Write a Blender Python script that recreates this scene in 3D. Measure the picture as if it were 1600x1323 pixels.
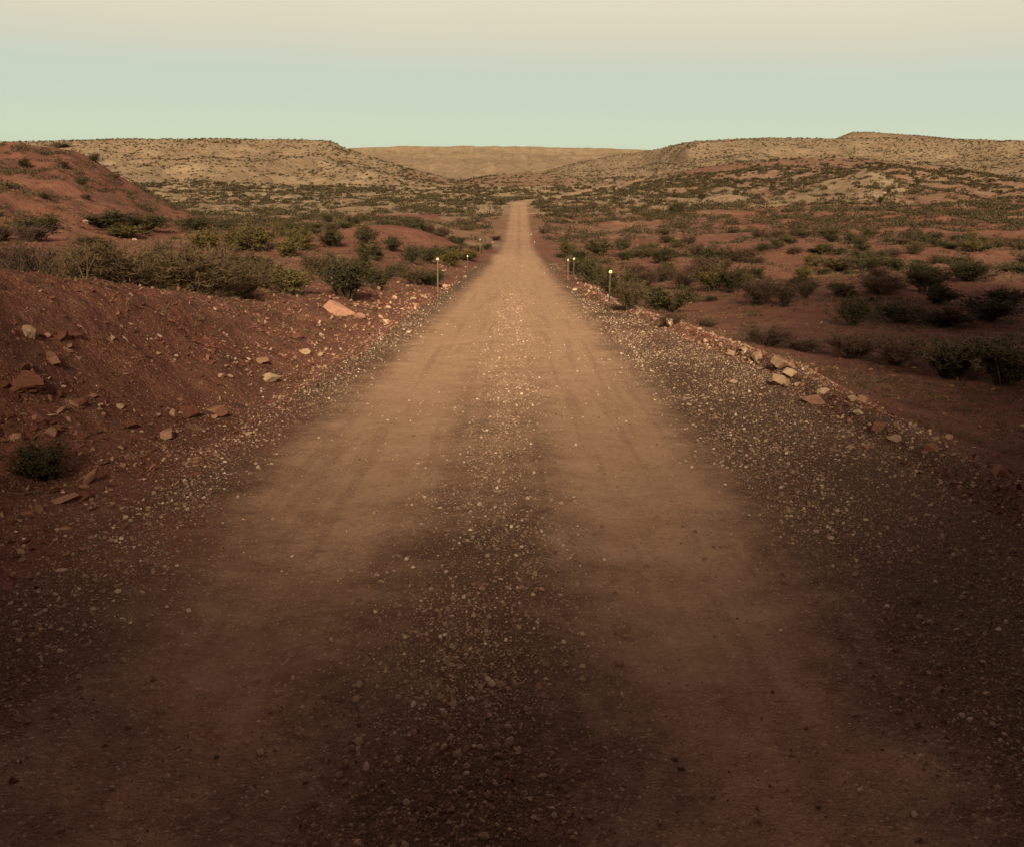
import bpy, bmesh, math, random
import numpy as np

random.seed(7)
RNG = np.random.default_rng(11)
SC = bpy.context.scene
COL = SC.collection
for _o in list(bpy.data.objects):
    bpy.data.objects.remove(_o, do_unlink=True)

# ------------------------------------------------------------------ camera
F = 1330.0                       # focal length in photograph pixels
CX, CY = 800.0, 661.5
PITCH = 15.2                     # degrees below the horizontal
cam_d = bpy.data.cameras.new("camera")
cam_d.sensor_width = 36.0
cam_d.lens = 36.0 * F / 1600.0
cam_d.clip_start = 0.05
cam_d.clip_end = 20000.0
cam = bpy.data.objects.new("camera", cam_d)
COL.objects.link(cam)
cam.location = (0, 0, 0)
cam.rotation_euler = (math.radians(90 - PITCH), 0, 0)
SC.camera = cam

# ------------------------------------------------------------------ light
SUN_EL, SUN_AZ = 27.0, 2.0      # degrees; the sun stands behind the camera, somewhat to the right
SUN_STRENGTH, SUN_ANGLE = 5.0, 12.0
EXPOSURE = 0.6


def lin(r, g, b):
    def f(c):
        c /= 255.0
        return c / 12.92 if c <= 0.04045 else ((c + 0.055) / 1.055) ** 2.4
    return (f(r), f(g), f(b), 1.0)


world = bpy.data.worlds.new("World")
SC.world = world
world.use_nodes = True
wn = world.node_tree.nodes
wl = world.node_tree.links
wn.clear()
w_out = wn.new("ShaderNodeOutputWorld")
w_bg = wn.new("ShaderNodeBackground")
w_tc = wn.new("ShaderNodeTexCoord")
w_sep = wn.new("ShaderNodeSeparateXYZ")
w_ramp = wn.new("ShaderNodeValToRGB")
w_sky = wn.new("ShaderNodeTexSky")
w_sky.sky_type = 'NISHITA'
w_sky.sun_disc = False
w_sky.sun_elevation = math.radians(SUN_EL)
w_sky.sun_rotation = math.radians(180 - SUN_AZ)
w_scale = wn.new("ShaderNodeMix")
w_scale.data_type = 'RGBA'
w_scale.blend_type = 'ADD'
w_scale.clamp_result = False
w_scale.inputs[0].default_value = 0.003
# dusk sky: a pale green-blue earth shadow at the horizon under a beige belt, dimming to the zenith
stops = [(0.0, (0.10, 0.075, 0.05, 1)), (0.498, (0.12, 0.09, 0.06, 1)), (0.506, lin(196, 208, 178)), (0.528, lin(203, 214, 186)),
         (0.546, lin(198, 210, 190)), (0.560, lin(199, 208, 191)), (0.576, lin(213, 209, 186)),
         (0.598, lin(226, 217, 189)), (0.635, lin(216, 198, 170)), (0.70, lin(186, 158, 136)), (0.80, lin(142, 114, 104)),
         (1.0, lin(98, 79, 80))]
cr = w_ramp.color_ramp
cr.elements[0].position, cr.elements[0].color = stops[0]
cr.elements[1].position, cr.elements[1].color = stops[-1]
for p, c in stops[1:-1]:
    e = cr.elements.new(p)
    e.color = c
w_map = wn.new("ShaderNodeMapRange")
w_map.inputs["From Min"].default_value = -1.0
w_map.inputs["From Max"].default_value = 1.0
w_nz = wn.new("ShaderNodeTexNoise")
w_nz.inputs["Scale"].default_value = 2.2
w_nz.inputs["Detail"].default_value = 2.0
w_nm = wn.new("ShaderNodeMath")
w_nm.operation = 'MULTIPLY_ADD'
w_nm.inputs[1].default_value = 0.016
w_nm.inputs[2].default_value = -0.008
w_add = wn.new("ShaderNodeMath")
w_add.operation = 'ADD'
wl.new(w_tc.outputs["Generated"], w_sep.inputs[0])
wl.new(w_tc.outputs["Generated"], w_nz.inputs["Vector"])
wl.new(w_nz.outputs["Fac"], w_nm.inputs[0])
wl.new(w_sep.outputs["Z"], w_map.inputs["Value"])
wl.new(w_map.outputs[0], w_add.inputs[0])
w_tilt = wn.new("ShaderNodeMath")
w_tilt.operation = 'MULTIPLY_ADD'
w_tilt.inputs[1].default_value = 0.009
wl.new(w_sep.outputs["X"], w_tilt.inputs[0])
wl.new(w_nm.outputs[0], w_tilt.inputs[2])
wl.new(w_tilt.outputs[0], w_add.inputs[1])
wl.new(w_add.outputs[0], w_ramp.inputs["Fac"])
wl.new(w_ramp.outputs["Color"], w_scale.inputs[6])
wl.new(w_sky.outputs["Color"], w_scale.inputs[7])
wl.new(w_scale.outputs[2], w_bg.inputs["Color"])
w_bg.inputs["Strength"].default_value = 2.0 ** -EXPOSURE
wl.new(w_bg.outputs[0], w_out.inputs["Surface"])

sun_d = bpy.data.lights.new("sun", 'SUN')
sun_d.energy = SUN_STRENGTH
sun_d.angle = math.radians(SUN_ANGLE)
sun_d.color = (1.0, 0.80, 0.53)
sun = bpy.data.objects.new("sun", sun_d)
COL.objects.link(sun)
# light travels along +y and down
sun.rotation_euler = (math.radians(90 - SUN_EL), 0, math.radians(SUN_AZ))

SC.view_settings.view_transform = 'Standard'
SC.view_settings.look = 'None'
SC.view_settings.exposure = EXPOSURE
SC.view_settings.gamma = 1.0
SC.view_settings.use_curve_mapping = False
SC.render.engine = 'CYCLES'
SC.cycles.max_bounces = 4
SC.cycles.diffuse_bounces = 2


# ------------------------------------------------------------------ numpy noise
def _hash(ix, iy, seed):
    h = (ix.astype(np.int64) * 374761393 + iy.astype(np.int64) * 668265263 + seed * 982451653) & 0xFFFFFFFF
    h = ((h ^ (h >> 13)) * 1274126177) & 0xFFFFFFFF
    h = h ^ (h >> 16)
    return (h & 0xFFFF) / 65535.0


def vnoise(x, y, seed=0):
    ix, iy = np.floor(x), np.floor(y)
    fx, fy = x - ix, y - iy
    fx = fx * fx * fx * (fx * (fx * 6 - 15) + 10)
    fy = fy * fy * fy * (fy * (fy * 6 - 15) + 10)
    a, b = _hash(ix, iy, seed), _hash(ix + 1, iy, seed)
    c, d = _hash(ix, iy + 1, seed), _hash(ix + 1, iy + 1, seed)
    return (a + (b - a) * fx + (c - a) * fy + (a - b - c + d) * fx * fy) * 2 - 1


def fbm(x, y, seed=0, octv=4, gain=0.5):
    s, a, t = 0.0, 1.0, 0.0
    for i in range(octv):
        cs, sn = math.cos(0.6 * i + 0.3), math.sin(0.6 * i + 0.3)
        f = 2.03 ** i
        s = s + a * vnoise((cs * x - sn * y) * f, (sn * x + cs * y) * f, seed + i * 17)
        t += a
        a *= gain
    return s / t


def ridged(x, y, seed=0, octv=3):
    s, a, t = 0.0, 1.0, 0.0
    for i in range(octv):
        f = 2.1 ** i
        s = s + a * (1 - 2 * np.abs(vnoise(x * f, y * f, seed + i * 31)))
        t += a
        a *= 0.5
    return s / t


def sstep(a, b, v):
    t = np.clip((v - a) / (b - a), 0, 1)
    return t * t * (3 - 2 * t)


def interp_smooth(xs, ys, win):
    xd = np.linspace(xs[0], xs[-1], 4000)
    yd = np.interp(xd, xs, ys)
    k = max(3, int(win / (xd[1] - xd[0])) | 1)
    pad = k // 2
    yp = np.concatenate([np.full(pad, yd[0]) + (yd[1] - yd[0]) * np.arange(-pad, 0), yd,
                         np.full(pad, yd[-1]) + (yd[-1] - yd[-2]) * np.arange(1, pad + 1)])
    w = np.hanning(k + 2)[1:-1]
    ys2 = np.convolve(yp, w / w.sum(), 'valid')
    return lambda q: np.interp(q, xd, ys2)


# ------------------------------------------------------------------ the lie of the land
def E(py):                       # slope (z / y) of the sight line through a photograph row
    return np.tan(np.arctan((CY - np.asarray(py, float)) / F) - math.radians(PITCH))


COSP, SINP = math.cos(math.radians(PITCH)), math.sin(math.radians(PITCH))

_zr_a = interp_smooth([-90, -30, 0, 44, 60, 80, 100, 115, 130, 150, 185, 212, 228, 260, 300, 350, 480, 700],
                      [2.4, -0.53, -2, -4.16, -4.9, -5.75, -6.25, -6.3, -6.0, -5.3, -3.9, -2.75, -2.45, -2.0, -1.25, 0.0, 4.0, 8.0], 9)
_xc_a = interp_smooth([-90, -20, -12, -7, -4, -1.2, 0, 214, 224, 238, 260, 300, 350, 480, 700],
                      [-170, -36, -19, -9, -3.2, -0.25, -0.15, 1.8, 2.1, 4.6, 10.5, 19.0, 28.0, 57, 130], 5)
zr = _zr_a
xc = _xc_a


def edgeL(y):
    return np.interp(y, [0, 6, 14, 25, 40, 60, 90, 220, 480], [2.75, 2.7, 2.7, 2.7, 2.6, 2.6, 2.5, 2.4, 2.2])


def edgeR(y):
    return np.interp(y, [0, 8, 13, 20, 25, 40, 60, 90, 220, 480], [3.7, 3.7, 3.9, 3.3, 2.5, 2.4, 2.4, 2.3, 2.3, 2.2])


zWL = interp_smooth([-90, 0, 10, 20, 45, 70, 100, 150, 220, 300, 400, 600, 900, 1500, 4000, 9000],
                    [8, -0.4, -1.6, -2.5, -3.5, -4.0, -4.5, -4.7, -3.7, -1.6, 1.4, 5, 9, 18, 55, 110], 7)
zWR = interp_smooth([-90, 0, 10, 20, 45, 70, 100, 150, 220, 300, 400, 600, 900, 1500, 4000, 9000],
                    [8, -2.4, -2.95, -3.45, -4.75, -5.5, -5.9, -5.3, -3.5, -1.0, 1.8, 5, 9, 18, 55, 110], 7)
bankH = lambda y: np.interp(y, [-5, 4, 6, 8, 10, 13, 18, 22, 28, 60], [1.9, 1.8, 1.55, 1.4, 1.2, 0.8, 0.45, 0.25, 0.15, 0.0])

LOW = 520
# name, crest [(px, py)], distance [(px, d)], foot [(px, d)], exponent, flat top, soil (tan 0..1), grey-green 0..1
RIDGES = [
    ("hill", [(-700, 60), (-300, 140), (-100, 196), (0, 222), (40, 224), (75, 229), (125, 236), (142, 246), (160, 255), (200, 283), (250, 314), (310, 341), (345, 356), (420, 400), (900, LOW)],
     [(-700, 95), (300, 118)], [(-700, 40), (0, 52), (300, 80)], 1.25, False, 0.0, 0.0),
    ("mesa", [(-700, 226), (0, 222), (75, 221), (200, 217.5), (350, 217), (480, 219), (522, 221), (540, 230), (556, 237), (600, 252), (650, 266), (700, 280), (760, 299), (800, 318), (900, LOW)],
     [(0, 900), (500, 880), (560, 830), (640, 700), (720, 560), (800, 430)], [(0, 300), (600, 330), (800, 340)], 1.75, True, 0.85, 0.15),
    ("far_mesa", [(-700, 250), (400, 240), (545, 232.5), (575, 230.5), (640, 229), (800, 229), (860, 230.5), (920, 231.5), (1020, 235), (1200, 236), (1500, 260), (2400, 260)],
     [(-700, 3600), (800, 3500), (2400, 3700)], [(0, 1700), (2000, 1700)], 1.7, True, 1.0, 0.22),
    ("mesa", [(-700, LOW), (760, 320), (830, 278), (862, 265), (900, 255), (950, 245), (1000, 238), (1026, 233), (1045, 228), (1072, 222), (1130, 218), (1200, 215), (1240, 216), (1290, 217), (1400, 215.5), (1480, 218), (1600, 220.5), (2300, 226)],
     [(800, 1500), (1000, 1350), (1080, 1050), (2300, 1000)], [(800, 700), (1000, 520), (1200, 470), (2300, 430)], 1.7, True, 0.9, 0.3),
    ("hill", [(-700, LOW), (1200, 260), (1290, 221), (1302, 214.5), (1322, 206.5), (1345, 206), (1365, 207.5), (1400, 210), (1440, 213), (1480, 217), (1600, 222), (2300, 240)],
     [(0, 1650), (2300, 1650)], [(0, 1350), (2300, 1350)], 1.0, True, 0.55, 0.8),
    ("hill", [(-700, LOW), (860, 330), (900, 303), (960, 288), (1000, 279), (1060, 269), (1110, 259), (1160, 253), (1250, 249), (1330, 249), (1400, 252), (1450, 258), (1500, 266), (1560, 275), (1620, 282), (1800, 300), (2300, 330)],
     [(860, 500), (1200, 480), (1600, 430), (2300, 400)], [(860, 330), (1000, 230), (1300, 180), (2300, 150)], 1.35, False, 0.22, 0.05),
    ("hill", [(-700, LOW), (1130, 330), (1190, 308), (1240, 297), (1290, 283), (1330, 272), (1356, 267), (1376, 272), (1400, 286), (1440, 304), (1500, 330), (1600, 420), (2300, LOW)],
     [(1100, 298), (1500, 298)], [(1100, 222), (1500, 222)], 0.8, False, 0.85, 0.0),
    ("hill", [(-700, LOW), (900, 350), (930, 324), (960, 312), (985, 303), (1008, 307), (1035, 318), (1070, 335), (1130, 420), (2300, LOW)],
     [(800, 262), (1200, 262)], [(800, 222), (1200, 222)], 0.9, False, 1.0, 0.0),
    ("hill", [(-700, LOW), (1010, 360), (1060, 312), (1100, 292), (1135, 281), (1160, 290), (1200, 312), (1260, 360), (2300, LOW)],
     [(800, 315), (1300, 315)], [(800, 240), (1300, 240)], 0.85, False, 0.7, 0.0),
    ("hill", [(-700, LOW), (600, 330), (690, 292), (740, 279), (775, 273), (805, 272), (830, 269), (850, 274), (866, 282), (885, 279), (903, 281), (925, 291), (960, 310), (1000, LOW), (2300, LOW)],
     [(600, 640), (860, 600), (900, 540), (1000, 540)], [(600, 470), (1000, 440)], 1.1, False, 0.48, 0.0),
]


# unseen hills added to shade the foreground: behind (metres above the road, by distance), right, left
SHADE_HILL_Y = [-40, -20, -13, -8, -6, -3, -0.8]
SHADE_HILL_Z = [13.0, 11.6, 8.6, 6.6, 5.5, 2.5, 0.0]
SHADE_HILL_RIGHT, SHADE_HILL_LEFT = 17.0, 9.0


def rocky(x, y):
    return fbm(x * 1.1, y * 1.1, 71, 4)


def H(x, y, full=False):
    """height (camera = 0) of the bare ground"""
    x = np.asarray(x, float)
    y = np.asarray(y, float)
    u = x - xc(y)
    eL, eR = edgeL(y), edgeR(y)
    z_road = zr(y)
    outL = np.clip(-u - eL, 0, None)
    outR = np.clip(u - eR, 0, None)
    wideL, wideR = zWL(y), zWR(y)
    far = sstep(60, 140, y)
    spanL = np.interp(y, [0, 30, 60, 120, 260], [7, 7, 7, 14, 40])
    spanR = np.interp(y, [0, 30, 60, 120, 260], [5, 5, 6, 14, 40])
    base = np.where(u < 0, z_road + (wideL - z_road) * sstep(0, 1, outL / spanL),
                    z_road + (wideR - z_road) * sstep(0.05, 1, outR / spanR))
    # left dirt bank with its crest, close by
    bn = 0.45 * fbm(y * 0.45, x * 0.2, 5, 3)
    bh = bankH(y)
    bank = bh * (sstep(0.7 + bn, 3.1 + bn, outL)) - bh * 0.55 * sstep(3.4, 6.0, outL)
    base = base + bank * (u < 0)
    # ditch on the left, rock berm on the right
    near = 1 - sstep(60, 110, y)
    base = base - 0.10 * np.exp(-((outL - 0.45) / 0.35) ** 2) * sstep(0, 0.3, outL) * (u < 0) * near * sstep(4, 9, y)
    bermn = 0.5 + 0.5 * fbm(y * 0.7, 3.3, 9, 3)
    base = base + (0.05 + 0.13 * bermn) * np.exp(-((outR - 0.30) / 0.30) ** 2) * sstep(0, 0.2, outR) * (u > 0) * (1 - sstep(26, 44, y))
    base = base - 0.30 * sstep(0.4, 2.2, outR) * (1 - sstep(3, 7, outR)) * (u > 0) * near
    # red mound by the left posts
    for mx, my, mr, mh in [(-9.5, 72, 7.0, 1.5), (-15, 58, 6, 0.7), (14, 62, 7, 0.5), (24, 46, 8, 0.5), (-32, 52, 8, 0.9), (30, 85, 12, 0.8), (-24, 30, 5, 0.5)]:
        base = base + mh * np.exp(-(((x - mx) / mr) ** 2 + ((y - my) / (mr * 0.8)) ** 2))
    off = np.maximum(outL, outR)
    amp = np.interp(y, [0, 10, 40, 150, 400, 1500], [0.05, 0.12, 0.42, 1.0, 2.2, 6])
    base = base + amp * fbm(x * 0.11, y * 0.11, 21, 4) * sstep(0.3, 7, off)
    z = base
    rid = np.zeros(x.shape, int)
    ys = np.maximum(y, 1.0)
    px = CX + F * (x / ys) / COSP
    tanv = np.zeros(x.shape)
    grn = np.zeros(x.shape)
    stz = np.zeros(x.shape)
    for k, (nm, crest, dd, ff, p, flat, tv, gv) in enumerate(RIDGES):
        wob = 22 * fbm(x / (0.10 * 500), y / 160.0, 40 + k, 3) if k != 0 else 14 * fbm(x / 15, y / 15, 40, 3)
        pxw = px + (wob if k in (1, 3, 5, 9) else 0.35 * wob) * sstep(0, 1, 1)
        cpx = [c[0] for c in crest]
        cpy = [c[1] for c in crest]
        D = np.interp(pxw, [c[0] for c in dd], [c[1] for c in dd])
        FT = np.interp(pxw, [c[0] for c in ff], [c[1] for c in ff])
        s = (y - FT) / (D - FT)
        sc = np.clip(s, 0, 1)
        pcr = np.interp(px + (pxw - px) * (1 - sc) , cpx, cpy)
        zc = D * E(pcr)
        zf = np.where(px < 800, zWL(FT), zWR(FT))
        if k == 2:                # far mesa: talus under a cliff band
            g = 0.74 * sc ** 1.25 + 0.10 * sstep(0.84, 0.875, sc) + 0.16 * sstep(0.94, 0.99, sc)
        elif k in (1, 3):
            g = 0.80 * sc ** (p + 0.15) + 0.20 * sstep(0.80, 1.0, sc)
        else:
            g = sc ** p
            g = np.where(sc > 0.8, g + (1 - g) * 0.3 * sstep(0.8, 1.0, sc), g)
        zz = zf + (zc - zf) * g
        gul = ridged(x / (0.05 * D + 8), y / (0.11 * D + 16), 60 + k, 3)
        ga = {0: 1.1, 1: 8.5, 2: 26.0, 3: 8.0, 4: 2.0, 5: 2.6, 6: 1.3, 7: 0.9, 8: 1.3, 9: 2.6}[k]
        zz = zz + ga * gul * 4 * sc * (1 - sc) * np.clip((zc - zf) / (abs(ga) * 4 + 1e-6), 0, 1)
        small = {0: 0.6, 1: 1.0, 2: 3.0, 3: 1.2, 4: 0.8, 5: 0.8, 6: 0.7, 7: 0.6, 8: 0.6, 9: 1.0}[k]
        zz = zz + small * fbm(x / (0.012 * D + 1.5), y / (0.02 * D + 2), 90 + k, 3)
        if k == 2:
            zz = zz + 9 * ridged(x / 75.0, y / 500.0, 171, 3) * sstep(0.55, 0.9, sc) * (1 - sstep(0.93, 0.99, sc))
        if flat:
            zz = np.where(s > 1, zc - 0.004 * (y - D), zz)
        else:
            zz = np.where(s > 1, zc - (zc - zf) * sstep(1.0, 2.2, s) * 1.1 - 0.02 * (y - D), zz)
        zz = np.where(s < 0, -1e5, zz)
        # keep the road clear of its hills
        zz = np.where((np.abs(u) < 30) & (y < 480), zz - 40 * (1 - sstep(3.5, 16, np.abs(u))), zz)
        take = zz > z
        rid = np.where(take, k + 1, rid)
        z = np.where(take, zz, z)
        if full:
            tanv = np.where(take, tv, tanv)
            grn = np.where(take, gv * sstep(0.35, 0.95, sc) , grn)
            stz = np.where(take, sc, stz)
    # road cross-section: crowned, two worn wheel tracks, a loose gravel ridge between
    on = (1 - sstep(0.0, 0.5, off))
    z = z + on * (0.018 * np.exp(-((u + 0.02) / 0.30) ** 2) - 0.03 * np.exp(-((u + 1.2) / 0.55) ** 2) - 0.03 * np.exp(-((u - 1.1) / 0.55) ** 2)) * (1 - sstep(60, 160, y))
    z = z + on * 0.012 * fbm(x * 1.7, y * 1.1, 33, 3)
    # added hills behind and beside the camera, unseen, shaped to shade the near ground
    back = np.interp(y, SHADE_HILL_Y, SHADE_HILL_Z) * (0.95 + 0.38 * sstep(1.0, 4.8, np.abs(x)))
    z = z + back * (sstep(3.0, 6.0, u) * (u > 0) + 0.9 * sstep(3.2, 8.0, -u) * (u < 0))
    z = z + SHADE_HILL_RIGHT * sstep(0, 1, (x - (6.2 + 0.72 * np.clip(y, 0, 99))) / 9.0) * (1 - sstep(14, 34, y))
    z = z + SHADE_HILL_LEFT * sstep(0, 1, (-x - (6.4 + 0.72 * np.clip(y, 0, 99))) / 8.0) * (1 - sstep(6, 18, y)) * sstep(-14, -4, y)
    # rough earth on the bank
    rb = sstep(0.4, 1.6, outL) * (u < 0) * (1 - sstep(25, 45, y))
    z = z + rb * (0.15 * rocky(x, y) + 0.09 * ridged(x * 1.3 + 0.4 * y, y * 1.7 - x, 81, 4) + 0.035 * fbm(x * 7, y * 7, 82, 3))
    z = z + sstep(0.2, 1.0, outR) * (u > 0) * (1 - sstep(30, 60, y)) * 0.03 * fbm(x * 2.2, y * 2.2, 83, 3)
    # shelf cut into the near left bank, hollow beneath
    z = z + 0.30 * np.exp(-(((x + 5.6) / 0.9) ** 2 + ((y - 8.0) / 0.6) ** 2)) - 0.22 * np.exp(-(((x + 4.6) / 0.6) ** 2 + ((y - 7.0) / 0.7) ** 2))
    if full:
        return z, rid, tanv, grn, stz, u, px, outL, outR
    return z


def ray_hit(px, py):
    """where the sight line through a photograph pixel meets the ground"""
    a, b = (px - CX) / F, (CY - py) / F
    dy = COSP + b * SINP
    dz = -SINP + b * COSP
    ys = np.exp(np.linspace(math.log(1.6), math.log(5200), 5000))
    xs = ys * a / dy
    zs = ys * dz / dy
    hz = H(xs, ys)
    i = int(np.argmax(zs <= hz))
    if i == 0:
        i = len(ys) - 1
    return float(xs[i]), float(ys[i]), float(hz[i])


def at(px, d):
    x = d * (px - CX) / F * (COSP + 0.04 * 0)
    for _ in range(3):
        z = float(H(np.array([x]), np.array([d]))[0])
        x = (px - CX) / F * (d * COSP - z * SINP)
    return float(x), float(d), float(H(np.array([x]), np.array([d]))[0])


def hz(x, y):
    return float(H(np.array([x]), np.array([y]))[0])


# ------------------------------------------------------------------ node helpers
def mat_new(name):
    m = bpy.data.materials.new(name)
    m.use_nodes = True
    nt = m.node_tree
    b = nt.nodes["Principled BSDF"]
    b.inputs["Roughness"].default_value = 0.95
    b.inputs["Specular IOR Level"].default_value = 0.15
    return m, nt.nodes, nt.links, b


class NB:
    def __init__(s, nodes, links):
        s.n, s.l = nodes, links

    def put(s, sock, v):
        if hasattr(v, "is_linked") or hasattr(v, "links"):
            s.l.new(v, sock)
        else:
            sock.default_value = v

    def noise(s, vec, scale, detail=4.0, rough=0.55):
        n = s.n.new("ShaderNodeTexNoise")
        n.inputs["Scale"].default_value = scale
        n.inputs["Detail"].default_value = detail
        n.inputs["Roughness"].default_value = rough
        s.l.new(vec, n.inputs["Vector"])
        return n.outputs["Fac"]

    def voro(s, vec, scale, feature='F1'):
        n = s.n.new("ShaderNodeTexVoronoi")
        n.feature = feature
        n.inputs["Scale"].default_value = scale
        s.l.new(vec, n.inputs["Vector"])
        return n

    def mix(s, f, a, b, mode='MIX'):
        n = s.n.new("ShaderNodeMix")
        n.data_type = 'RGBA'
        n.blend_type = mode
        s.put(n.inputs[0], f)
        s.put(n.inputs[6], a)
        s.put(n.inputs[7], b)
        return n.outputs[2]

    def math(s, op, a, b=0.0, c=0.0, clamp=False):
        n = s.n.new("ShaderNodeMath")
        n.operation = op
        n.use_clamp = clamp
        for i, v in enumerate((a, b, c)):
            s.put(n.inputs[i], v)
        return n.outputs[0]

    def ramp(s, f, a, b):
        n = s.n.new("ShaderNodeMapRange")
        n.interpolation_type = 'SMOOTHSTEP'
        s.put(n.inputs["Value"], f)
        n.inputs["From Min"].default_value = a
        n.inputs["From Max"].default_value = b
        return n.outputs[0]

    def attr(s, name):
        n = s.n.new("ShaderNodeAttribute")
        n.attribute_name = name
        return n


# ------------------------------------------------------------------ ground material
def ground_material():
    m, n, l, bsdf = mat_new("desert_ground")
    k = NB(n, l)
    pos = n.new("ShaderNodeNewGeometry").outputs["Position"]
    A = k.attr("soil")
    sep = n.new("ShaderNodeSeparateColor")
    l.new(A.outputs["Color"], sep.inputs[0])
    track, grav, tan = sep.outputs[0], sep.outputs[1], sep.outputs[2]
    green = A.outputs["Alpha"]
    pale = k.attr("pale").outputs["Fac"]
    big = k.noise(pos, 0.035, 5, 0.6)
    mid = k.noise(pos, 0.45, 6, 0.6)
    fine = k.noise(pos, 9.0, 8, 0.7)
    grit = k.noise(pos, 75.0, 4, 0.7)
    cells = k.voro(pos, 85.0)
    cells2 = k.voro(pos, 34.0)
    fl = k.noise(pos, 2.2, 7, 0.72)
    red = k.mix(k.ramp(mid, 0.3, 0.7), (0.125, 0.049, 0.035, 1), (0.185, 0.083, 0.057, 1))
    red = k.mix(k.ramp(fl, 0.55, 0.72), red, (0.095, 0.040, 0.030, 1))
    tanc = k.mix(k.ramp(big, 0.36, 0.64), (0.215, 0.152, 0.096, 1), (0.270, 0.202, 0.135, 1))
    tanc = k.mix(k.ramp(fl, 0.56, 0.74), tanc, (0.135, 0.088, 0.054, 1))
    tw = k.math('ADD', tan, k.math('MULTIPLY', k.math('SUBTRACT', mid, 0.5), 0.7), clamp=True)
    mp = n.new("ShaderNodeMapping")
    mp.inputs["Scale"].default_value = (1.0, 0.12, 0.16)
    l.new(pos, mp.inputs["Vector"])
    streak = k.noise(mp.outputs[0], 0.04, 8, 0.78)
    tanc = k.mix(k.math('MULTIPLY', k.ramp(streak, 0.48, 0.66), 0.55), tanc, (0.105, 0.078, 0.050, 1))
    mott = k.noise(pos, 0.09, 8, 0.82)
    tanc = k.mix(k.math('MULTIPLY', k.ramp(mott, 0.52, 0.64), 0.55), tanc, (0.115, 0.092, 0.056, 1))
    soil = k.mix(k.ramp(tw, 0.18, 0.82), red, tanc)
    soil = k.mix(k.math('MULTIPLY', green, k.ramp(fl, 0.40, 0.62)), soil, (0.135, 0.118, 0.073, 1))
    soil = k.mix(k.math('MULTIPLY', pale, k.ramp(mid, 0.35, 0.6)), soil, (0.32, 0.235, 0.155, 1))
    lit = k.voro(pos, 2.6)
    ls = n.new("ShaderNodeSeparateColor")
    l.new(lit.outputs["Color"], ls.inputs[0])
    lw = k.math('MULTIPLY', k.ramp(ls.outputs[0], 0.90, 0.93), k.ramp(lit.outputs["Distance"], 0.34, 0.20))
    soil = k.mix(k.math('MULTIPLY', lw, 0.6), soil, k.mix(ls.outputs[1], (0.40, 0.25, 0.16, 1), (0.13, 0.065, 0.045, 1)))
    lit2 = k.voro(pos, 0.55)
    ls2 = n.new("ShaderNodeSeparateColor")
    l.new(lit2.outputs["Color"], ls2.inputs[0])
    lw2 = k.math('MULTIPLY', k.ramp(ls2.outputs[0], 0.70, 0.76), k.ramp(lit2.outputs["Distance"], 0.42, 0.16))
    soil = k.mix(k.math('MULTIPLY', k.math('MULTIPLY', lw2, tan), 0.75), soil, (0.105, 0.088, 0.050, 1))
    # loose gravel: each stone its own tint
    gc = n.new("ShaderNodeValToRGB")
    gc.color_ramp.elements[0].color = (0.064, 0.035, 0.023, 1)
    gc.color_ramp.elements[1].color = (0.165, 0.102, 0.066, 1)
    e = gc.color_ramp.elements.new(0.55)
    e.color = (0.094, 0.054, 0.035, 1)
    csep = n.new("ShaderNodeSeparateColor")
    l.new(cells.outputs["Color"], csep.inputs[0])
    l.new(csep.outputs[0], gc.inputs[0])
    gw = k.ramp(k.math('ADD', grav, k.math('MULTIPLY', k.math('SUBTRACT', fine, 0.5), 0.9)), 0.30, 0.70)
    col = k.mix(gw, soil, gc.outputs[0])
    # packed wheel tracks
    tcol = k.mix(k.ramp(fl, 0.35, 0.68), (0.370, 0.234, 0.146, 1), (0.430, 0.284, 0.184, 1))
    mp2 = n.new("ShaderNodeMapping")
    mp2.inputs["Scale"].default_value = (5.5, 0.22, 1.0)
    l.new(pos, mp2.inputs["Vector"])
    lines = k.noise(mp2.outputs[0], 1.0, 5, 0.6)
    tcol = k.mix(k.math('MULTIPLY', k.ramp(lines, 0.50, 0.68), 0.5), tcol, (0.25, 0.152, 0.098, 1))
    g2 = k.noise(pos, 30.0, 5, 0.75)
    tcol = k.mix(k.math('MULTIPLY', k.ramp(g2, 0.54, 0.68), 0.7), tcol, (0.215, 0.130, 0.086, 1))
    tcol = k.mix(k.math('MULTIPLY', k.ramp(g2, 0.44, 0.34), 0.5), tcol, (0.52, 0.37, 0.25, 1))
    tcol = k.mix(k.ramp(grit, 0.58, 0.70), tcol, (0.23, 0.142, 0.090, 1))
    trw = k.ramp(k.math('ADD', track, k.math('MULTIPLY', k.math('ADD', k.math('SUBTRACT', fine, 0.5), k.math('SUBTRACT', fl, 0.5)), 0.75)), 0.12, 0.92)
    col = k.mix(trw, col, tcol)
    # pale chips and grain
    chip = k.ramp(csep.outputs[1], 0.955, 0.965)
    col = k.mix(k.math('MULTIPLY', chip, 0.55), col, (0.50, 0.37, 0.25, 1))
    col = k.mix(k.math('MULTIPLY', k.ramp(fine, 0.45, 0.75), 0.35), col, (0.10, 0.06, 0.042, 1))
    l.new(col, bsdf.inputs["Base Color"])
    bump = n.new("ShaderNodeBump")
    bump.inputs["Strength"].default_value = 0.65
    bump.inputs["Distance"].default_value = 0.010
    hgt = k.math('ADD', k.math('MULTIPLY', cells.outputs["Distance"], -0.9), k.math('MULTIPLY', grit, 0.5))
    hgt = k.math('ADD', hgt, k.math('MULTIPLY', cells2.outputs["Distance"], -0.7))
    hgt = k.math('ADD', hgt, k.math('MULTIPLY', fine, 1.6))
    hgt = k.math('MULTIPLY', hgt, k.math('SUBTRACT', 1.0, k.math('MULTIPLY', trw, 0.6)))
    l.new(hgt, bump.inputs["Height"])
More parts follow.
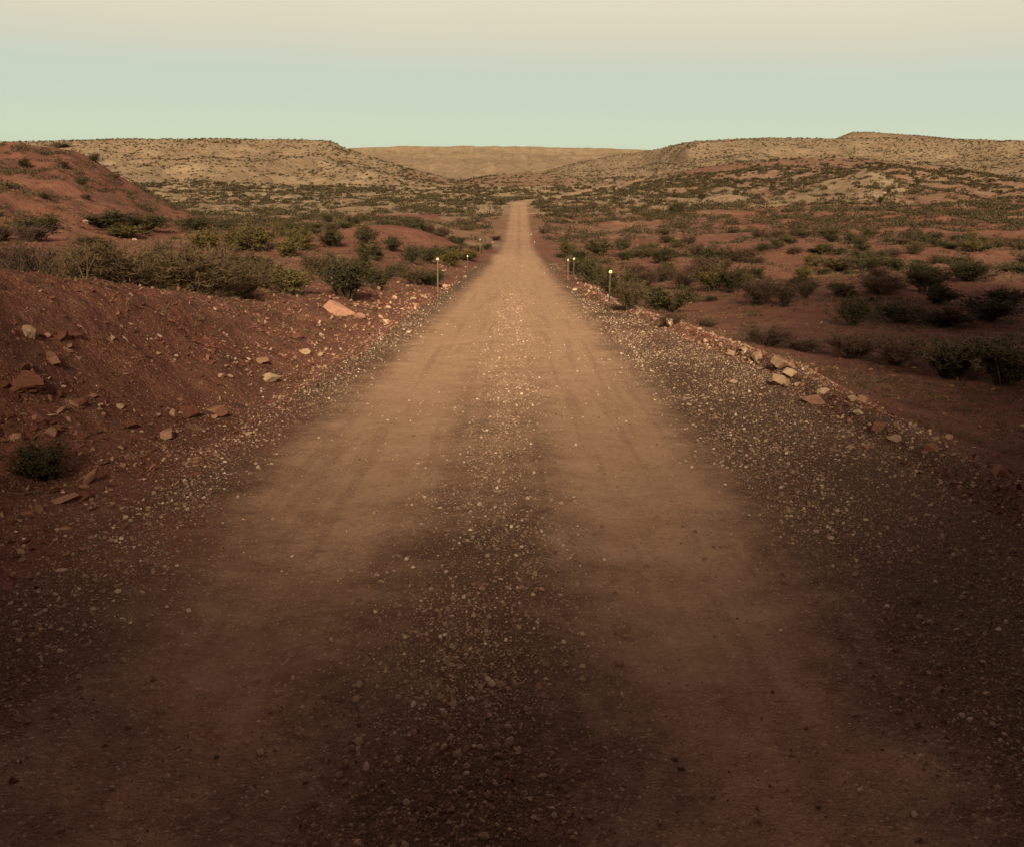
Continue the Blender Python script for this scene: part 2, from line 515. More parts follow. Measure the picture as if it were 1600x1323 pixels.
    bump2 = n.new("ShaderNodeBump")
    bump2.inputs["Strength"].default_value = 0.5
    bump2.inputs["Distance"].default_value = 0.9
    l.new(k.noise(pos, 0.6, 7, 0.68), bump2.inputs["Height"])
    offroad = k.math('SUBTRACT', 1.0, k.math('MAXIMUM', track, grav), clamp=True)
    l.new(k.math('MULTIPLY', offroad, 0.55), bump2.inputs["Strength"])
    bump3 = n.new("ShaderNodeBump")
    bump3.inputs["Distance"].default_value = 14.0
    l.new(k.math('MULTIPLY', tan, 0.6), bump3.inputs["Strength"])
    l.new(k.noise(pos, 0.035, 6, 0.65), bump3.inputs["Height"])
    l.new(bump3.outputs[0], bump2.inputs["Normal"])
    l.new(bump2.outputs[0], bump.inputs["Normal"])
    l.new(bump.outputs[0], bsdf.inputs["Normal"])
    return m


GROUND_MAT = ground_material()


# ------------------------------------------------------------------ ground mesh
def build_ground():
    pys = np.arange(1440, 404, -2.4)
    slope = -E(pys)
    ynear = 2.0 / (slope - 0.049)
    ynear = ynear[(ynear > 1.4) & (ynear < 60)]
    yfar = np.exp(np.arange(math.log(60.0), math.log(5600.0), 0.0088))
    yback = -(np.exp(np.linspace(math.log(1.0), math.log(92.0), 46)) - 1.0) + ynear[0] - 0.12
    ys = np.concatenate([yback[::-1], ynear, yfar])
    NR, NO = 68, 250
    s = np.linspace(0, 1, NO + 1) ** 1.35
    span = 0.80 * np.sqrt(ys ** 2 + 380.0)
    rc = np.linspace(0, 1, NR + 1)
    xcy, eL, eR = xc(ys), edgeL(ys), edgeR(ys)
    XL = (xcy - eL)[:, None] - span[:, None] * s[::-1][None, :]
    XR = (xcy + eR)[:, None] + span[:, None] * s[None, :]
    XM = (xcy - eL)[:, None] + (eL + eR)[:, None] * rc[None, 1:-1]
    X = np.concatenate([XL, XM, XR], 1)
    Y = np.repeat(ys[:, None], X.shape[1], 1)
    nrow, ncol = X.shape
    Z, rid, tanv, grn, stz, u, px, outL, outR = H(X.ravel(), Y.ravel(), True)
    Xf, Yf = X.ravel(), Y.ravel()
    # --- soil masks
    n1 = fbm(Xf * 0.35, Yf * 0.22, 301, 4)
    uw = u + 0.09 * n1 + 0.10 * fbm(Xf * 2.6, Yf * 1.6, 311, 4)
    vis = (1 - sstep(-8, -20, -Yf)) if False else 1.0
    tr = np.maximum(np.exp(-(np.abs(uw + 1.20) / 0.97) ** 2.3), np.exp(-(np.abs(uw - 1.10) / 0.95) ** 2.3))
    blur = sstep(14, 34, Yf)
    tr = tr * (1 - blur) + blur * np.maximum(tr * 0.9, 0.80 * np.exp(-(np.abs(uw) / 1.72) ** 6))
    tr = tr * (1 - 0.12 * sstep(0.1, 0.8, fbm(Xf * 0.9, Yf * 0.5, 302, 3)))
    tr = np.maximum(tr, np.interp(Yf, [1.5, 3, 5, 8, 13, 22, 40], [0.06, 0.18, 0.38, 0.58, 0.76, 0.90, 0.97]) * np.exp(-(np.abs(uw) / 1.5) ** 4))
    tr = tr * (1 - 0.22 * np.exp(-(uw / 0.35) ** 2) * sstep(40, 80, Yf)) * (1 - 0.30 * sstep(60, 110, Yf))
    near_red_shade = 1 - sstep(2.3, 7.2, Yf + 1.2 * fbm(Xf * 0.8, Yf * 0.8, 313, 3) + 0.45 * np.clip(u, -2, 2))  # red soil near the camera, with a vignette-like shade put into its colour
    tr = tr * (1 - 0.46 * near_red_shade)
    tr = np.where(Yf > 470, 0, tr)
    off = np.maximum(outL, outR)
    gr = (1 - sstep(-0.3, 0.7, off + 0.45 * n1)) * np.where(Yf > 470, 0, 1.0 - 0.55 * sstep(45, 90, Yf))
    gr = gr * (1 - 0.35 * near_red_shade * np.exp(-((np.abs(u + 0.05) - 1.2) / 0.6) ** 2))
    far_r = sstep(110, 170, Yf)
    tan = tanv + 0.0
    basez = rid == 0
    baset = np.where(px < 800, 0.45 * sstep(70, 120, Yf) + 0.55 * sstep(140, 230, Yf), (0.38 * sstep(75, 130, Yf) + 0.37 * sstep(150, 230, Yf)) * (1 - 0.6 * sstep(1080, 1250, px)))
    tan = np.where(basez, baset, tan)
    # right hill: tan flank by the road, red brow
    r5 = rid == 6
    tan = np.where(r5, np.where(px < 1100, 0.85 - 0.40 * sstep(980, 1110, px), 0.50) - 0.04 * sstep(0.55, 0.85, stz), tan)
    # left mesa: a red tongue down its right shoulder
    tongue = (rid == 2) & (px > 560)
    tan = np.where(tongue, tan - 0.55 * np.exp(-((stz - 0.80) / 0.16) ** 2) * sstep(600, 680, px), tan)
    tan = np.clip(tan + 0.18 * fbm(Xf / 40, Yf / 60, 303, 4) * sstep(100, 200, Yf), 0, 1)
    tan = np.where((rid == 1), 0.10, tan)
    pale = np.zeros_like(tan)
    pale = np.where(rid == 8, sstep(0.45, 0.8, stz) * 0.55, pale)
    pale = np.where(rid == 7, sstep(0.7, 1.0, stz) * 0.2, pale)
    pale = np.where(rid == 3, 0.05 * sstep(0.86, 0.93, stz) + 0.45 * sstep(0.955, 0.985, stz), pale)
    # side tracks: one off the left shoulder at the dip, one to the right further up
    side = np.exp(-((Yf - 103 - 0.25 * (u + 4)) / 3.6) ** 4) * ((u < -1.5) & (u > -7.5))
    side2 = np.exp(-((Yf - 177 - 0.10 * u) / 3.2) ** 4) * ((u > 1.5) & (u < 24))
    side3 = np.exp(-((Yf - 150 + 0.3 * u) / 2.0) ** 4) * ((u > 1.5) & (u < 9)) * 0.5
    sd = np.clip(side + side2 + side3, 0, 1)
    tan = np.maximum(tan, 0.9 * sd)
    gr = np.maximum(gr, 0.0)
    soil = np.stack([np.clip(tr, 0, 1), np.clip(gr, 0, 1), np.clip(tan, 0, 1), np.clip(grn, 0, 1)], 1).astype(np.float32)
    pale = np.clip(pale, 0, 1).astype(np.float32)
    co = np.stack([Xf, Yf, Z], 1).astype(np.float32)
    ii = (np.arange(nrow - 1)[:, None] * ncol + np.arange(ncol - 1)[None, :]).ravel()
    quads = np.stack([ii, ii + 1, ii + ncol + 1, ii + ncol], 1)
    colid = np.tile(np.arange(ncol - 1), nrow - 1)
    qy = Yf[ii]
    isroad = (colid >= NO) & (colid < NO + NR) & (qy < 470)
    qrid = rid[quads].max(1)
    group = np.where(isroad, 100, qrid)
    names = {0: ("ground", "red desert ground with patches of tan soil between shrubs"),
             100: ("road", "unpaved gravel road with two worn wheel tracks"),
             1: ("hill", "dark red dirt hill rising at the left edge behind the shrubs"),
             2: ("mesa", "flat topped tan mesa left of the road dotted with shrubs"),
             3: ("far_mesa", "distant pale mesa with a cliff band closing the valley"),
             4: ("mesa", "tan mesa right of the road behind the red hill"),
             5: ("hill", "low dark knoll on top of the right mesa"),
             6: ("hill", "broad red brown hill in front of the right mesa"),
             7: ("hill", "pale spur on the face of the red brown hill"),
             8: ("hill", "small eroded pale mound right of the road crest"),
             9: ("hill", "tan rise between the pale mound and the pale spur"),
             10: ("hill", "red brown cones beyond the road crest")}
    for g, (nm, lab) in names.items():
        q = quads[group == g]
        if len(q) == 0:
            continue
        uniq, inv = np.unique(q.ravel(), return_inverse=True)
        me = bpy.data.meshes.new(nm)
        me.vertices.add(len(uniq))
        me.vertices.foreach_set("co", co[uniq].ravel())
        me.loops.add(len(inv))
        me.loops.foreach_set("vertex_index", inv.astype(np.int32))
        me.polygons.add(len(q))
        me.polygons.foreach_set("loop_start", (np.arange(len(q)) * 4).astype(np.int32))
        me.polygons.foreach_set("use_smooth", np.ones(len(q), bool))
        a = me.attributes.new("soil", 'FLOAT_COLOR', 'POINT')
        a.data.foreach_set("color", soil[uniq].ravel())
        b = me.attributes.new("pale", 'FLOAT', 'POINT')
        b.data.foreach_set("value", pale[uniq])
        me.update()
        me.validate()
        me.materials.append(GROUND_MAT)
        o = bpy.data.objects.new(nm, me)
        COL.objects.link(o)
        o["kind"] = "structure"
        o["label"] = lab


build_ground()


# ------------------------------------------------------------------ object helpers
def tag(o, label, cat, group=None):
    o["label"] = label
    o["category"] = cat
    o["kind"] = "thing"
    if group:
        o["group"] = group
    return o


def mesh_np(name, verts, faces, mat, smooth=False, fattr=None):
    """faces: (n,3) or (n,4) int array"""
    me = bpy.data.meshes.new(name)
    verts = np.asarray(verts, np.float32)
    faces = np.asarray(faces, np.int32)
    k = faces.shape[1]
    me.vertices.add(len(verts))
    me.vertices.foreach_set("co", verts.ravel())
    me.loops.add(faces.size)
    me.loops.foreach_set("vertex_index", faces.ravel())
    me.polygons.add(len(faces))
    me.polygons.foreach_set("loop_start", (np.arange(len(faces)) * k).astype(np.int32))
    me.polygons.foreach_set("use_smooth", np.full(len(faces), smooth))
    if fattr is not None:
        a = me.attributes.new("tint", 'FLOAT', 'FACE')
        a.data.foreach_set("value", np.asarray(fattr, np.float32))
    me.update()
    me.validate()
    if mat:
        me.materials.append(mat)
    return me


def link(name, me, parent=None, loc=None):
    o = bpy.data.objects.new(name, me)
    COL.objects.link(o)
    if parent is not None:
        o.parent = parent
    if loc is not None:
        o.location = loc
    return o


# ------------------------------------------------------------------ rocks
def rock_material(name, cols, grain=18.0, stain=0.55):
    m, n, l, bsdf = mat_new(name)
    k = NB(n, l)
    oi = n.new("ShaderNodeObjectInfo")
    rp = n.new("ShaderNodeValToRGB")
    els = rp.color_ramp.elements
    els[0].color = cols[0] + (1,)
    els[1].color = cols[-1] + (1,)
    for i, c in enumerate(cols[1:-1]):
        e = els.new((i + 1) / (len(cols) - 1))
        e.color = c + (1,)
    l.new(oi.outputs["Random"], rp.inputs[0])
    tc = n.new("ShaderNodeTexCoord").outputs["Object"]
    v = k.noise(tc, 2.2, 6, 0.7)
    g = k.noise(tc, grain, 4, 0.7)
    col = k.mix(k.math('MULTIPLY', k.ramp(v, 0.45, 0.72), stain), rp.outputs[0], (0.17, 0.075, 0.05, 1))
    col = k.mix(k.math('MULTIPLY', k.ramp(g, 0.5, 0.75), 0.4), col, (0.09, 0.055, 0.04, 1))
    l.new(col, bsdf.inputs["Base Color"])
    bp = n.new("ShaderNodeBump")
    bp.inputs["Strength"].default_value = 0.5
    bp.inputs["Distance"].default_value = 0.06
    l.new(k.math('ADD', v, g), bp.inputs["Height"])
    l.new(bp.outputs[0], bsdf.inputs["Normal"])
    return m


M_PALE = rock_material("pale_limestone", [(0.46, 0.30, 0.20), (0.55, 0.41, 0.28), (0.38, 0.23, 0.15)])
M_PINK = rock_material("pink_sandstone", [(0.34, 0.175, 0.12), (0.42, 0.24, 0.165), (0.29, 0.14, 0.095)])
M_RED = rock_material("red_sandstone", [(0.165, 0.066, 0.045), (0.22, 0.095, 0.063), (0.135, 0.056, 0.040)])
M_GRAVEL = rock_material("road_gravel", [(0.17, 0.098, 0.068), (0.27, 0.172, 0.118), (0.36, 0.21, 0.15), (0.20, 0.105, 0.074), (0.44, 0.30, 0.21), (0.22, 0.135, 0.093),
                                         (0.48, 0.35, 0.245), (0.29, 0.185, 0.125), (0.40, 0.28, 0.19), (0.24, 0.13, 0.09), (0.50, 0.37, 0.265), (0.27, 0.17, 0.115),
                                         (0.60, 0.47, 0.345), (0.32, 0.21, 0.14), (0.78, 0.66, 0.52)], 6.0, 0.12)


M_CHIP = rock_material("pale_pebbles", [(0.62, 0.47, 0.34), (0.74, 0.58, 0.43), (0.55, 0.36, 0.26), (0.84, 0.74, 0.60)], 6.0, 0.08)


def rock_mesh(name, seed, mat, subdiv=2, cuts=9, flat=(1, 1, 1), rough=0.05, keep=(0.42, 0.78)):
    """a broken stone: a ball cut by a few big planes, mostly near-square to each other, with chipped edges"""
    r = np.random.default_rng(seed)
    bm = bmesh.new()
    bmesh.ops.create_icosphere(bm, subdivisions=subdiv, radius=1.0)
    V = np.array([v.co[:] for v in bm.verts])
    q, _ = np.linalg.qr(r.normal(size=(3, 3)))
    for c in range(cuts):
        if c < 6:
            nrm = q[c % 3] * (1 if c < 3 else -1) + r.normal(0, 0.22, 3)
            d = r.uniform(keep[0], keep[0] + 0.6 * (keep[1] - keep[0]))
        else:
            nrm = r.normal(size=3)
            d = r.uniform(keep[0] + 0.12, keep[1])
        nrm /= np.linalg.norm(nrm)
        over = V @ nrm - d
        V = V - np.clip(over, 0, None)[:, None] * nrm
    V = V + r.normal(size=V.shape) * rough * 0.25
    V *= np.array(flat)
    V /= np.abs(V).max()
    for v, c in zip(bm.verts, V):
        v.co = c
    me = bpy.data.meshes.new(name)
    bm.to_mesh(me)
    bm.free()
    me.materials.append(mat)
    return me


ROCKS = {
    "pale": [rock_mesh("rock", 10 + i, M_PALE, 3, 9, f) for i, f in enumerate([(1, .8, .75), (1, .7, .5), (.9, 1, .6)])],
    "pink": [rock_mesh("rock", 30 + i, M_PINK, 3, 9, f) for i, f in enumerate([(1, .85, .85), (1, .7, .55), (1, .6, .9)])],
    "red": [rock_mesh("rock", 50 + i, M_RED, 3, 9, f) for i, f in enumerate([(1, .8, .5), (1, .75, .42), (.9, 1, .6)])],
    "slab": [rock_mesh("rock_slab", 70 + i, M_PINK, 2, 8, f) for i, f in enumerate([(1, .55, .22), (1, .42, .25)])],
    "ledge": [rock_mesh("rock_ledge", 90 + i, M_RED, 4, 13, f, 0.09) for i, f in enumerate([(1, .8, .42), (1, .7, .34), (.9, .9, .5)])],
}


_ONES = "zeroth first second third fourth fifth sixth seventh eighth ninth tenth eleventh twelfth thirteenth fourteenth fifteenth sixteenth seventeenth eighteenth nineteenth".split()
_TENS = {20: "twent", 30: "thirt", 40: "fort", 50: "fift", 60: "sixt", 70: "sevent", 80: "eight", 90: "ninet"}


def ordinal(k):
    if k < 20:
        return _ONES[k]
    t, o = k // 10 * 10, k % 10
    return _TENS[t] + ("ieth" if o == 0 else "y-" + _ONES[o])


def number_out(items, end):
    """items: [(sort key, object)]; objects that share a label get their place in the row added to it"""
    rows = {}
    for key, o in items:
        rows.setdefault(o["label"], []).append((key, o))
    for lab, row in rows.items():
        if len(row) < 2:
            continue
        for i, (key, o) in enumerate(sorted(row, key=lambda q: q[0])):
            o["label"] = lab + ", " + ordinal(i + 1) + " " + end


def place_rock(kind, var, px, py, wpx, label, group=None, sink=0.25, tilt=(0, 0, 0), d=None, name=None):
    x, y, z = at(px, d) if d else ray_hit(px, py)
    depth = y * COSP - z * SINP
    w = wpx / F * depth * 0.5
    me = ROCKS[kind][var % len(ROCKS[kind])]
    o = link(name or me.name.split(".")[0], me, None, (x, y, z + w * (0.55 - sink)))
    o.scale = (w, w, w)
    o.rotation_euler = tilt
    tag(o, label, "rock", group)
    return o


NAMED_ROCKS = [
    # kind, variant, px, py(base), width px, label
    ("pink", 0, 262, 684, 28, "blocky pink stone standing alone at the foot of the left bank"),
    ("pink", 1, 339, 652, 30, "pointed pink stone at the toe of the left bank, just past the lone blocky one"),
    ("pink", 2, 272, 650, 20, "small pink stone tucked against the left bank behind the lone blocky one"),
    ("red", 0, 296, 652, 26, "dark red stone between the pointed pink stone and the small pink one"),
    ("red", 2, 203, 668, 28, "upright dark red stone half buried in the left bank near the road"),
    ("pale", 0, 47, 528, 30, "tall cream block perched high on the left bank"),
    ("pale", 1, 346, 590, 16, "round pale stone resting midway on the left bank"),
    ("pale", 1, 422, 596, 30, "flat grey tan stone lying at the edge of the left shoulder"),
    ("pale", 2, 410, 568, 22, "pale pink chip of rock on the lower left bank"),
    ("pale", 2, 476, 552, 18, "small cream stone low on the far end of the left bank"),
    ("pale", 0, 500, 556, 12, "little white stone beside the left shoulder, next to the small cream one"),
    ("red", 1, 466, 530, 26, "dull red stone set in the slope above the small cream one"),
    ("pale", 1, 187, 638, 16, "small cream stone under the dark red upright stone"),
    ("pale", 2, 156, 636, 12, "cream chip in the middle of the left bank face"),
    ("slab", 0, 100, 784, 42, "long red slab lying flat at the dark grass clump"),
    ("red", 1, 133, 780, 34, "dark red wedge of rock beside the long red slab"),
    ("slab", 1, 142, 756, 34, "thin pink slab tilted up out of the dark grass clump"),
    ("pink", 1, 46, 806, 22, "small red pink stone below the dark grass clump"),
    ("pink", 0, 200, 716, 14, "tan pebble sized rock alone on the red verge"),
    ("pink", 2, 193, 730, 12, "smaller tan rock just below the pebble sized rock on the red verge"),
    ("pale", 0, 1217, 576, 32, "tall squared cream boulder on the right berm"),
    ("pale", 1, 1233, 590, 24, "tan stone leaning on the front of the tall squared boulder"),
    ("pale", 2, 1236, 576, 14, "narrow tan stone just right of the tall squared boulder"),
    ("pale", 1, 1215, 603, 30, "flat tan slab on the right berm below the tall squared boulder"),
    ("pale", 2, 1247, 603, 14, "small white stone between the two largest rocks of the right berm"),
    ("pale", 0, 1284, 617, 24, "squared pale block on the right berm, second largest there"),
    ("pink", 1, 1270, 630, 36, "low dull pink stone at the foot of the squared pale block"),
    ("pale", 2, 1331, 626, 18, "rounded grey stone on the red ground right of the berm"),
    ("pink", 1, 1350, 628, 24, "flat brown red stone lying beside the rounded grey one"),
    ("pale", 1, 1341, 648, 18, "bright pale flake on the berm below the rounded grey stone"),
    ("pink", 0, 1372, 672, 24, "pink stone in the middle of the lower right berm"),
    ("pale", 1, 1400, 688, 22, "tan slab on the lower right berm, beyond the pink stone"),
    ("pale", 2, 1462, 686, 12, "thin upright white stone on the red ground by the lower berm"),
    ("pale", 0, 1483, 686, 18, "pale pink lump right of the thin upright white stone"),
    ("pink", 2, 1453, 704, 22, "brown stone half sunk at the end of the right berm"),
    ("pink", 0, 1352, 702, 16, "pink chip on the gravel shoulder in front of the right berm"),
    ("pale", 1, 1328, 700, 14, "thin pale flake on the gravel left of the pink chip"),
    ("pale", 1, 1146, 598, 14, "small cream stone alone on the right gravel shoulder"),
    ("pale", 2, 1598, 668, 12, "white stone at the right edge on dark ground"),
    ("pink", 2, 1560, 742, 30, "red stone sunk in the verge at the right edge"),
    ("pale", 0, 1046, 511, 20, "bright white pointed rock beside the right shoulder"),
    ("pale", 1, 1093, 518, 10, "small white stone beyond the bright pointed rock"),
    ("pale", 2, 1142, 556, 22, "tan stone at the upper end of the right berm"),
    ("pale", 1, 1162, 548, 16, "cream stone second from the upper end of the right berm"),
    ("pale", 0, 1183, 562, 18, "pale stone just up the berm from the tall squared boulder"),
    ("pale", 0, 697, 450, 12, "cream boulder at the foot of the left roadside post"),
    ("pale", 1, 646, 470, 14, "pale boulder lying before the left roadside post"),
    ("pale", 2, 617, 467, 12, "flat cream stone left of the pale boulder by the post"),
    ("pale", 0, 592, 453, 10, "lone white stone under the green shrub left of the road"),
    ("pink", 1, 562, 498, 18, "pale pink stone beside the large pink outcrop"),
    ("pale", 1, 603, 506, 20, "tan stone sunk in the ditch past the large pink outcrop"),
    ("pale", 2, 640, 520, 10, "small white stone on the far left shoulder"),
    ("pale", 1, 727, 434, 9, "white stone at the foot of the second left post"),
    ("pale", 2, 899, 454, 9, "white stone on the right edge of the road before the paired posts"),
    ("pale", 0, 1388, 447, 14, "pale rock among shrubs on the right red flat"),
    ("pale", 1, 1382, 304, 9, "white rock on the face of the red brown hill"),
    ("pale", 1, 136, 350, 14, "pale stones on the red slope under the left hill"),
    ("pale", 2, 210, 376, 8, "white stone behind the brown brush left of the road"),
    ("pale", 0, 798, 1215, 20, "dark red stone in the gravel between the wheel tracks"),
    ("pale", 1, 836, 1280, 15, "tan round stone at the bottom of the gravel ridge"),
    ("pale", 2, 896, 1312, 14, "tan stone at the bottom edge right of the gravel ridge"),
    ("pale", 0, 422, 1114, 8, "single pale pebble on the left wheel track"),
    ("pale", 1, 938, 676, 7, "single bright pebble on the right wheel track"),
    ("pale", 2, 846, 921, 10, "pale pebble in the middle gravel ridge"),
]
ROCKS["pale_small"] = ROCKS["pale"]
_rr = random.Random(3)
for kd, var, px, py, w, lab in NAMED_ROCKS:
    sk = 0.30
    if lab.startswith("dark red stone in the gravel"):
        kd, var = "red", 0
    t = (_rr.uniform(-.25, .25), _rr.uniform(-.25, .25), _rr.uniform(0, 6.28))
    if "tilted up" in lab:
        t = (0.1, -0.75, 0.5)
        sk = -0.1
    if "long red slab" in lab:
        t = (0.1, -0.2, 0.35)
    if "tall" in lab or "pointed" in lab:
        sk = 0.0
        t = (0.1, 0.1, t[2])
    ob = place_rock(kd, var, px, py, w * 1.12, lab, None, sk, t)
    if "tall" in lab or "pointed" in lab:
        ob.scale.z *= 1.25
# sandstone ledges breaking out of the near left bank, and the pink outcrop further on
for var, px, py, w, lab, t in [
    (0, 30, 590, 84, "dark red ledge jutting from the left bank at the frame edge, upper one", (0.15, 0.25, 0.3)),
    (1, 48, 642, 96, "dark red ledge overhanging the shadowed hollow in the left bank", (0.1, 0.2, 0.1)),
    (2, 22, 695, 70, "lowest dark red ledge of the left bank, above the grass clump", (0.2, 0.2, 0.6)),
]:
    place_rock("ledge", var, px, py, w, lab, None, 0.85, t)
_frag = []
for i in range(70):
    px, py = _rr.gauss(60, 65), _rr.uniform(520, 725)
    if px < -10 or px > 190:
        continue
    kd = _rr.choice(["red", "red", "pink", "slab"])
    _frag.append((px, place_rock(kd, i, px, py, 8 + 20 * _rr.random() ** 2, "broken " + {"red": "dark red", "pink": "pink", "slab": "flat pink"}[kd] + " fragment by the left bank ledges",
               "broken " + kd + " fragments at the ledges", 0.35, (_rr.uniform(-.6, .6), _rr.uniform(-.6, .6), _rr.uniform(0, 6.28)))))
number_out(_frag, "from the left")
o = place_rock("slab", 0, 532, 492, 62, "large pale pink outcrop at the end of the left bank", None, 0.3, (0.35, 0.45, -0.35), name="rock_outcrop")

# unremarkable stones along bank and berm, alike and countable
_n = 0
_loose = []
for i in range(900):
    if _n >= 150:
        break
    left = i % 5 < 3
    y = math.exp(_rr.uniform(math.log(5.5), math.log(34)))
    if left:
        u = -float(edgeL(y)) - abs(_rr.gauss(0.9, 1.1)) - 0.2
        if u < -6.3 or bankH(y) < 0.05:
            continue
    else:
        u = float(edgeR(y)) + abs(_rr.gauss(0.35, 0.30))
    x = float(xc(y)) + u
    if abs(x) > 0.62 * y:
        continue
    s = min(0.09, y / F * _rr.uniform(3.2, 6.5))
    kd = _rr.choice(["pale", "pale", "pink", "red"]) if left else _rr.choice(["pale", "pink"])
    o = link("rock", ROCKS[kd][i % 3], None, (x, y, hz(x, y) + s * 0.25))
    o.scale = (s, s * _rr.uniform(.7, 1), s * _rr.uniform(.6, 1))
    o.rotation_euler = (_rr.uniform(0, 6), _rr.uniform(0, 6), _rr.uniform(0, 6))
    if left:
        tag(o, {"pale": "small pale stone loose on the left dirt bank", "pink": "small pink stone loose on the left dirt bank",
                "red": "small dark red stone loose on the left dirt bank"}[kd], "rock", kd + " stones on the left bank")
    else:
        tag(o, {"pale": "small pale stone in the berm of the right shoulder", "pink": "small pink stone in the berm of the right shoulder"}[kd],
            "rock", kd + " stones in the right berm")
    _loose.append((y, o))
    _n += 1
number_out(_loose, "from the near end")


# ------------------------------------------------------------------ gravel and rubble (uncountable)
def scatter_group(name, protos):
    ng = bpy.data.node_groups.new(name, 'GeometryNodeTree')
    ng.interface.new_socket("Geometry", in_out='INPUT', socket_type='NodeSocketGeometry')
    ng.interface.new_socket("Geometry", in_out='OUTPUT', socket_type='NodeSocketGeometry')
    N, L = ng.nodes, ng.links
    gi, go = N.new("NodeGroupInput"), N.new("NodeGroupOutput")
    iop = N.new("GeometryNodeInstanceOnPoints")
    iop.inputs["Pick Instance"].default_value = True
    jn = N.new("GeometryNodeJoinGeometry")
    for p in reversed(protos):
        oi = N.new("GeometryNodeObjectInfo")
        oi.transform_space = 'ORIGINAL'
        oi.inputs["Object"].default_value = p
        oi.inputs["As Instance"].default_value = True
        L.new(oi.outputs["Geometry"], jn.inputs[0])

    def na(nm, ty):
        a = N.new("GeometryNodeInputNamedAttribute")
        a.data_type = ty
        a.inputs["Name"].default_value = nm
        return a.outputs["Attribute"]
    L.new(gi.outputs[0], iop.inputs["Points"])
    L.new(jn.outputs[0], iop.inputs["Instance"])
    L.new(na("idx", 'INT'), iop.inputs["Instance Index"])
    e2r = N.new("FunctionNodeEulerToRotation")
    L.new(na("rot", 'FLOAT_VECTOR'), e2r.inputs[0])
    L.new(e2r.outputs[0], iop.inputs["Rotation"])
    L.new(na("scl", 'FLOAT_VECTOR'), iop.inputs["Scale"])
    L.new(iop.outputs[0], go.inputs[0])
    return ng


def scatter(name, pts, scl, rot, idx, protos, label):
    me = bpy.data.meshes.new(name)
    me.vertices.add(len(pts))
    me.vertices.foreach_set("co", pts.astype(np.float32).ravel())
    for nm, arr, ty in (("scl", scl, 'FLOAT_VECTOR'), ("rot", rot, 'FLOAT_VECTOR')):
        a = me.attributes.new(nm, ty, 'POINT')
        a.data.foreach_set("vector", arr.astype(np.float32).ravel())
    a = me.attributes.new("idx", 'INT', 'POINT')
    a.data.foreach_set("value", idx.astype(np.int32))
    o = link(name, me)
    md = o.modifiers.new("scatter", 'NODES')
    md.node_group = scatter_group(name, protos)
    o["kind"] = "stuff"
    o["label"] = label
    return o


# the stones the gravel is cast from lie on the road themselves
PEB = []
for i, (x, y, lab) in enumerate([(0.06, 3.4, "dark brown angular pebble on the gravel ridge near the camera"),
                                 (-0.12, 4.1, "tan pebble on the gravel ridge, near left"),
                                 (0.22, 4.6, "brown pebble on the right side of the gravel ridge"),
                                 (-0.22, 5.2, "flat grey pebble on the gravel ridge"),
                                 (0.02, 5.9, "reddish pebble at the middle of the gravel ridge"),
                                 (0.12, 2.75, "pale cream pebble nearest the camera on the gravel ridge"),
                                 (-0.30, 3.2, "flat pale pebble at the left edge of the gravel ridge, near the camera")]):
    me = rock_mesh("pebble", 200 + i, M_GRAVEL if i < 5 else M_CHIP, 1, 7, [(1, .8, .7), (1, .75, .55), (.9, 1, .75), (1, .6, .5), (1, .9, .8), (1, .8, .7), (1, .75, .5)][i], 0.10, (0.5, 0.85))
    o = link("pebble", me, None, (x, y, hz(x, y) + 0.006))
    o.scale = (0.014,) * 3
    tag(o, lab, "pebble")
    PEB.append(o)


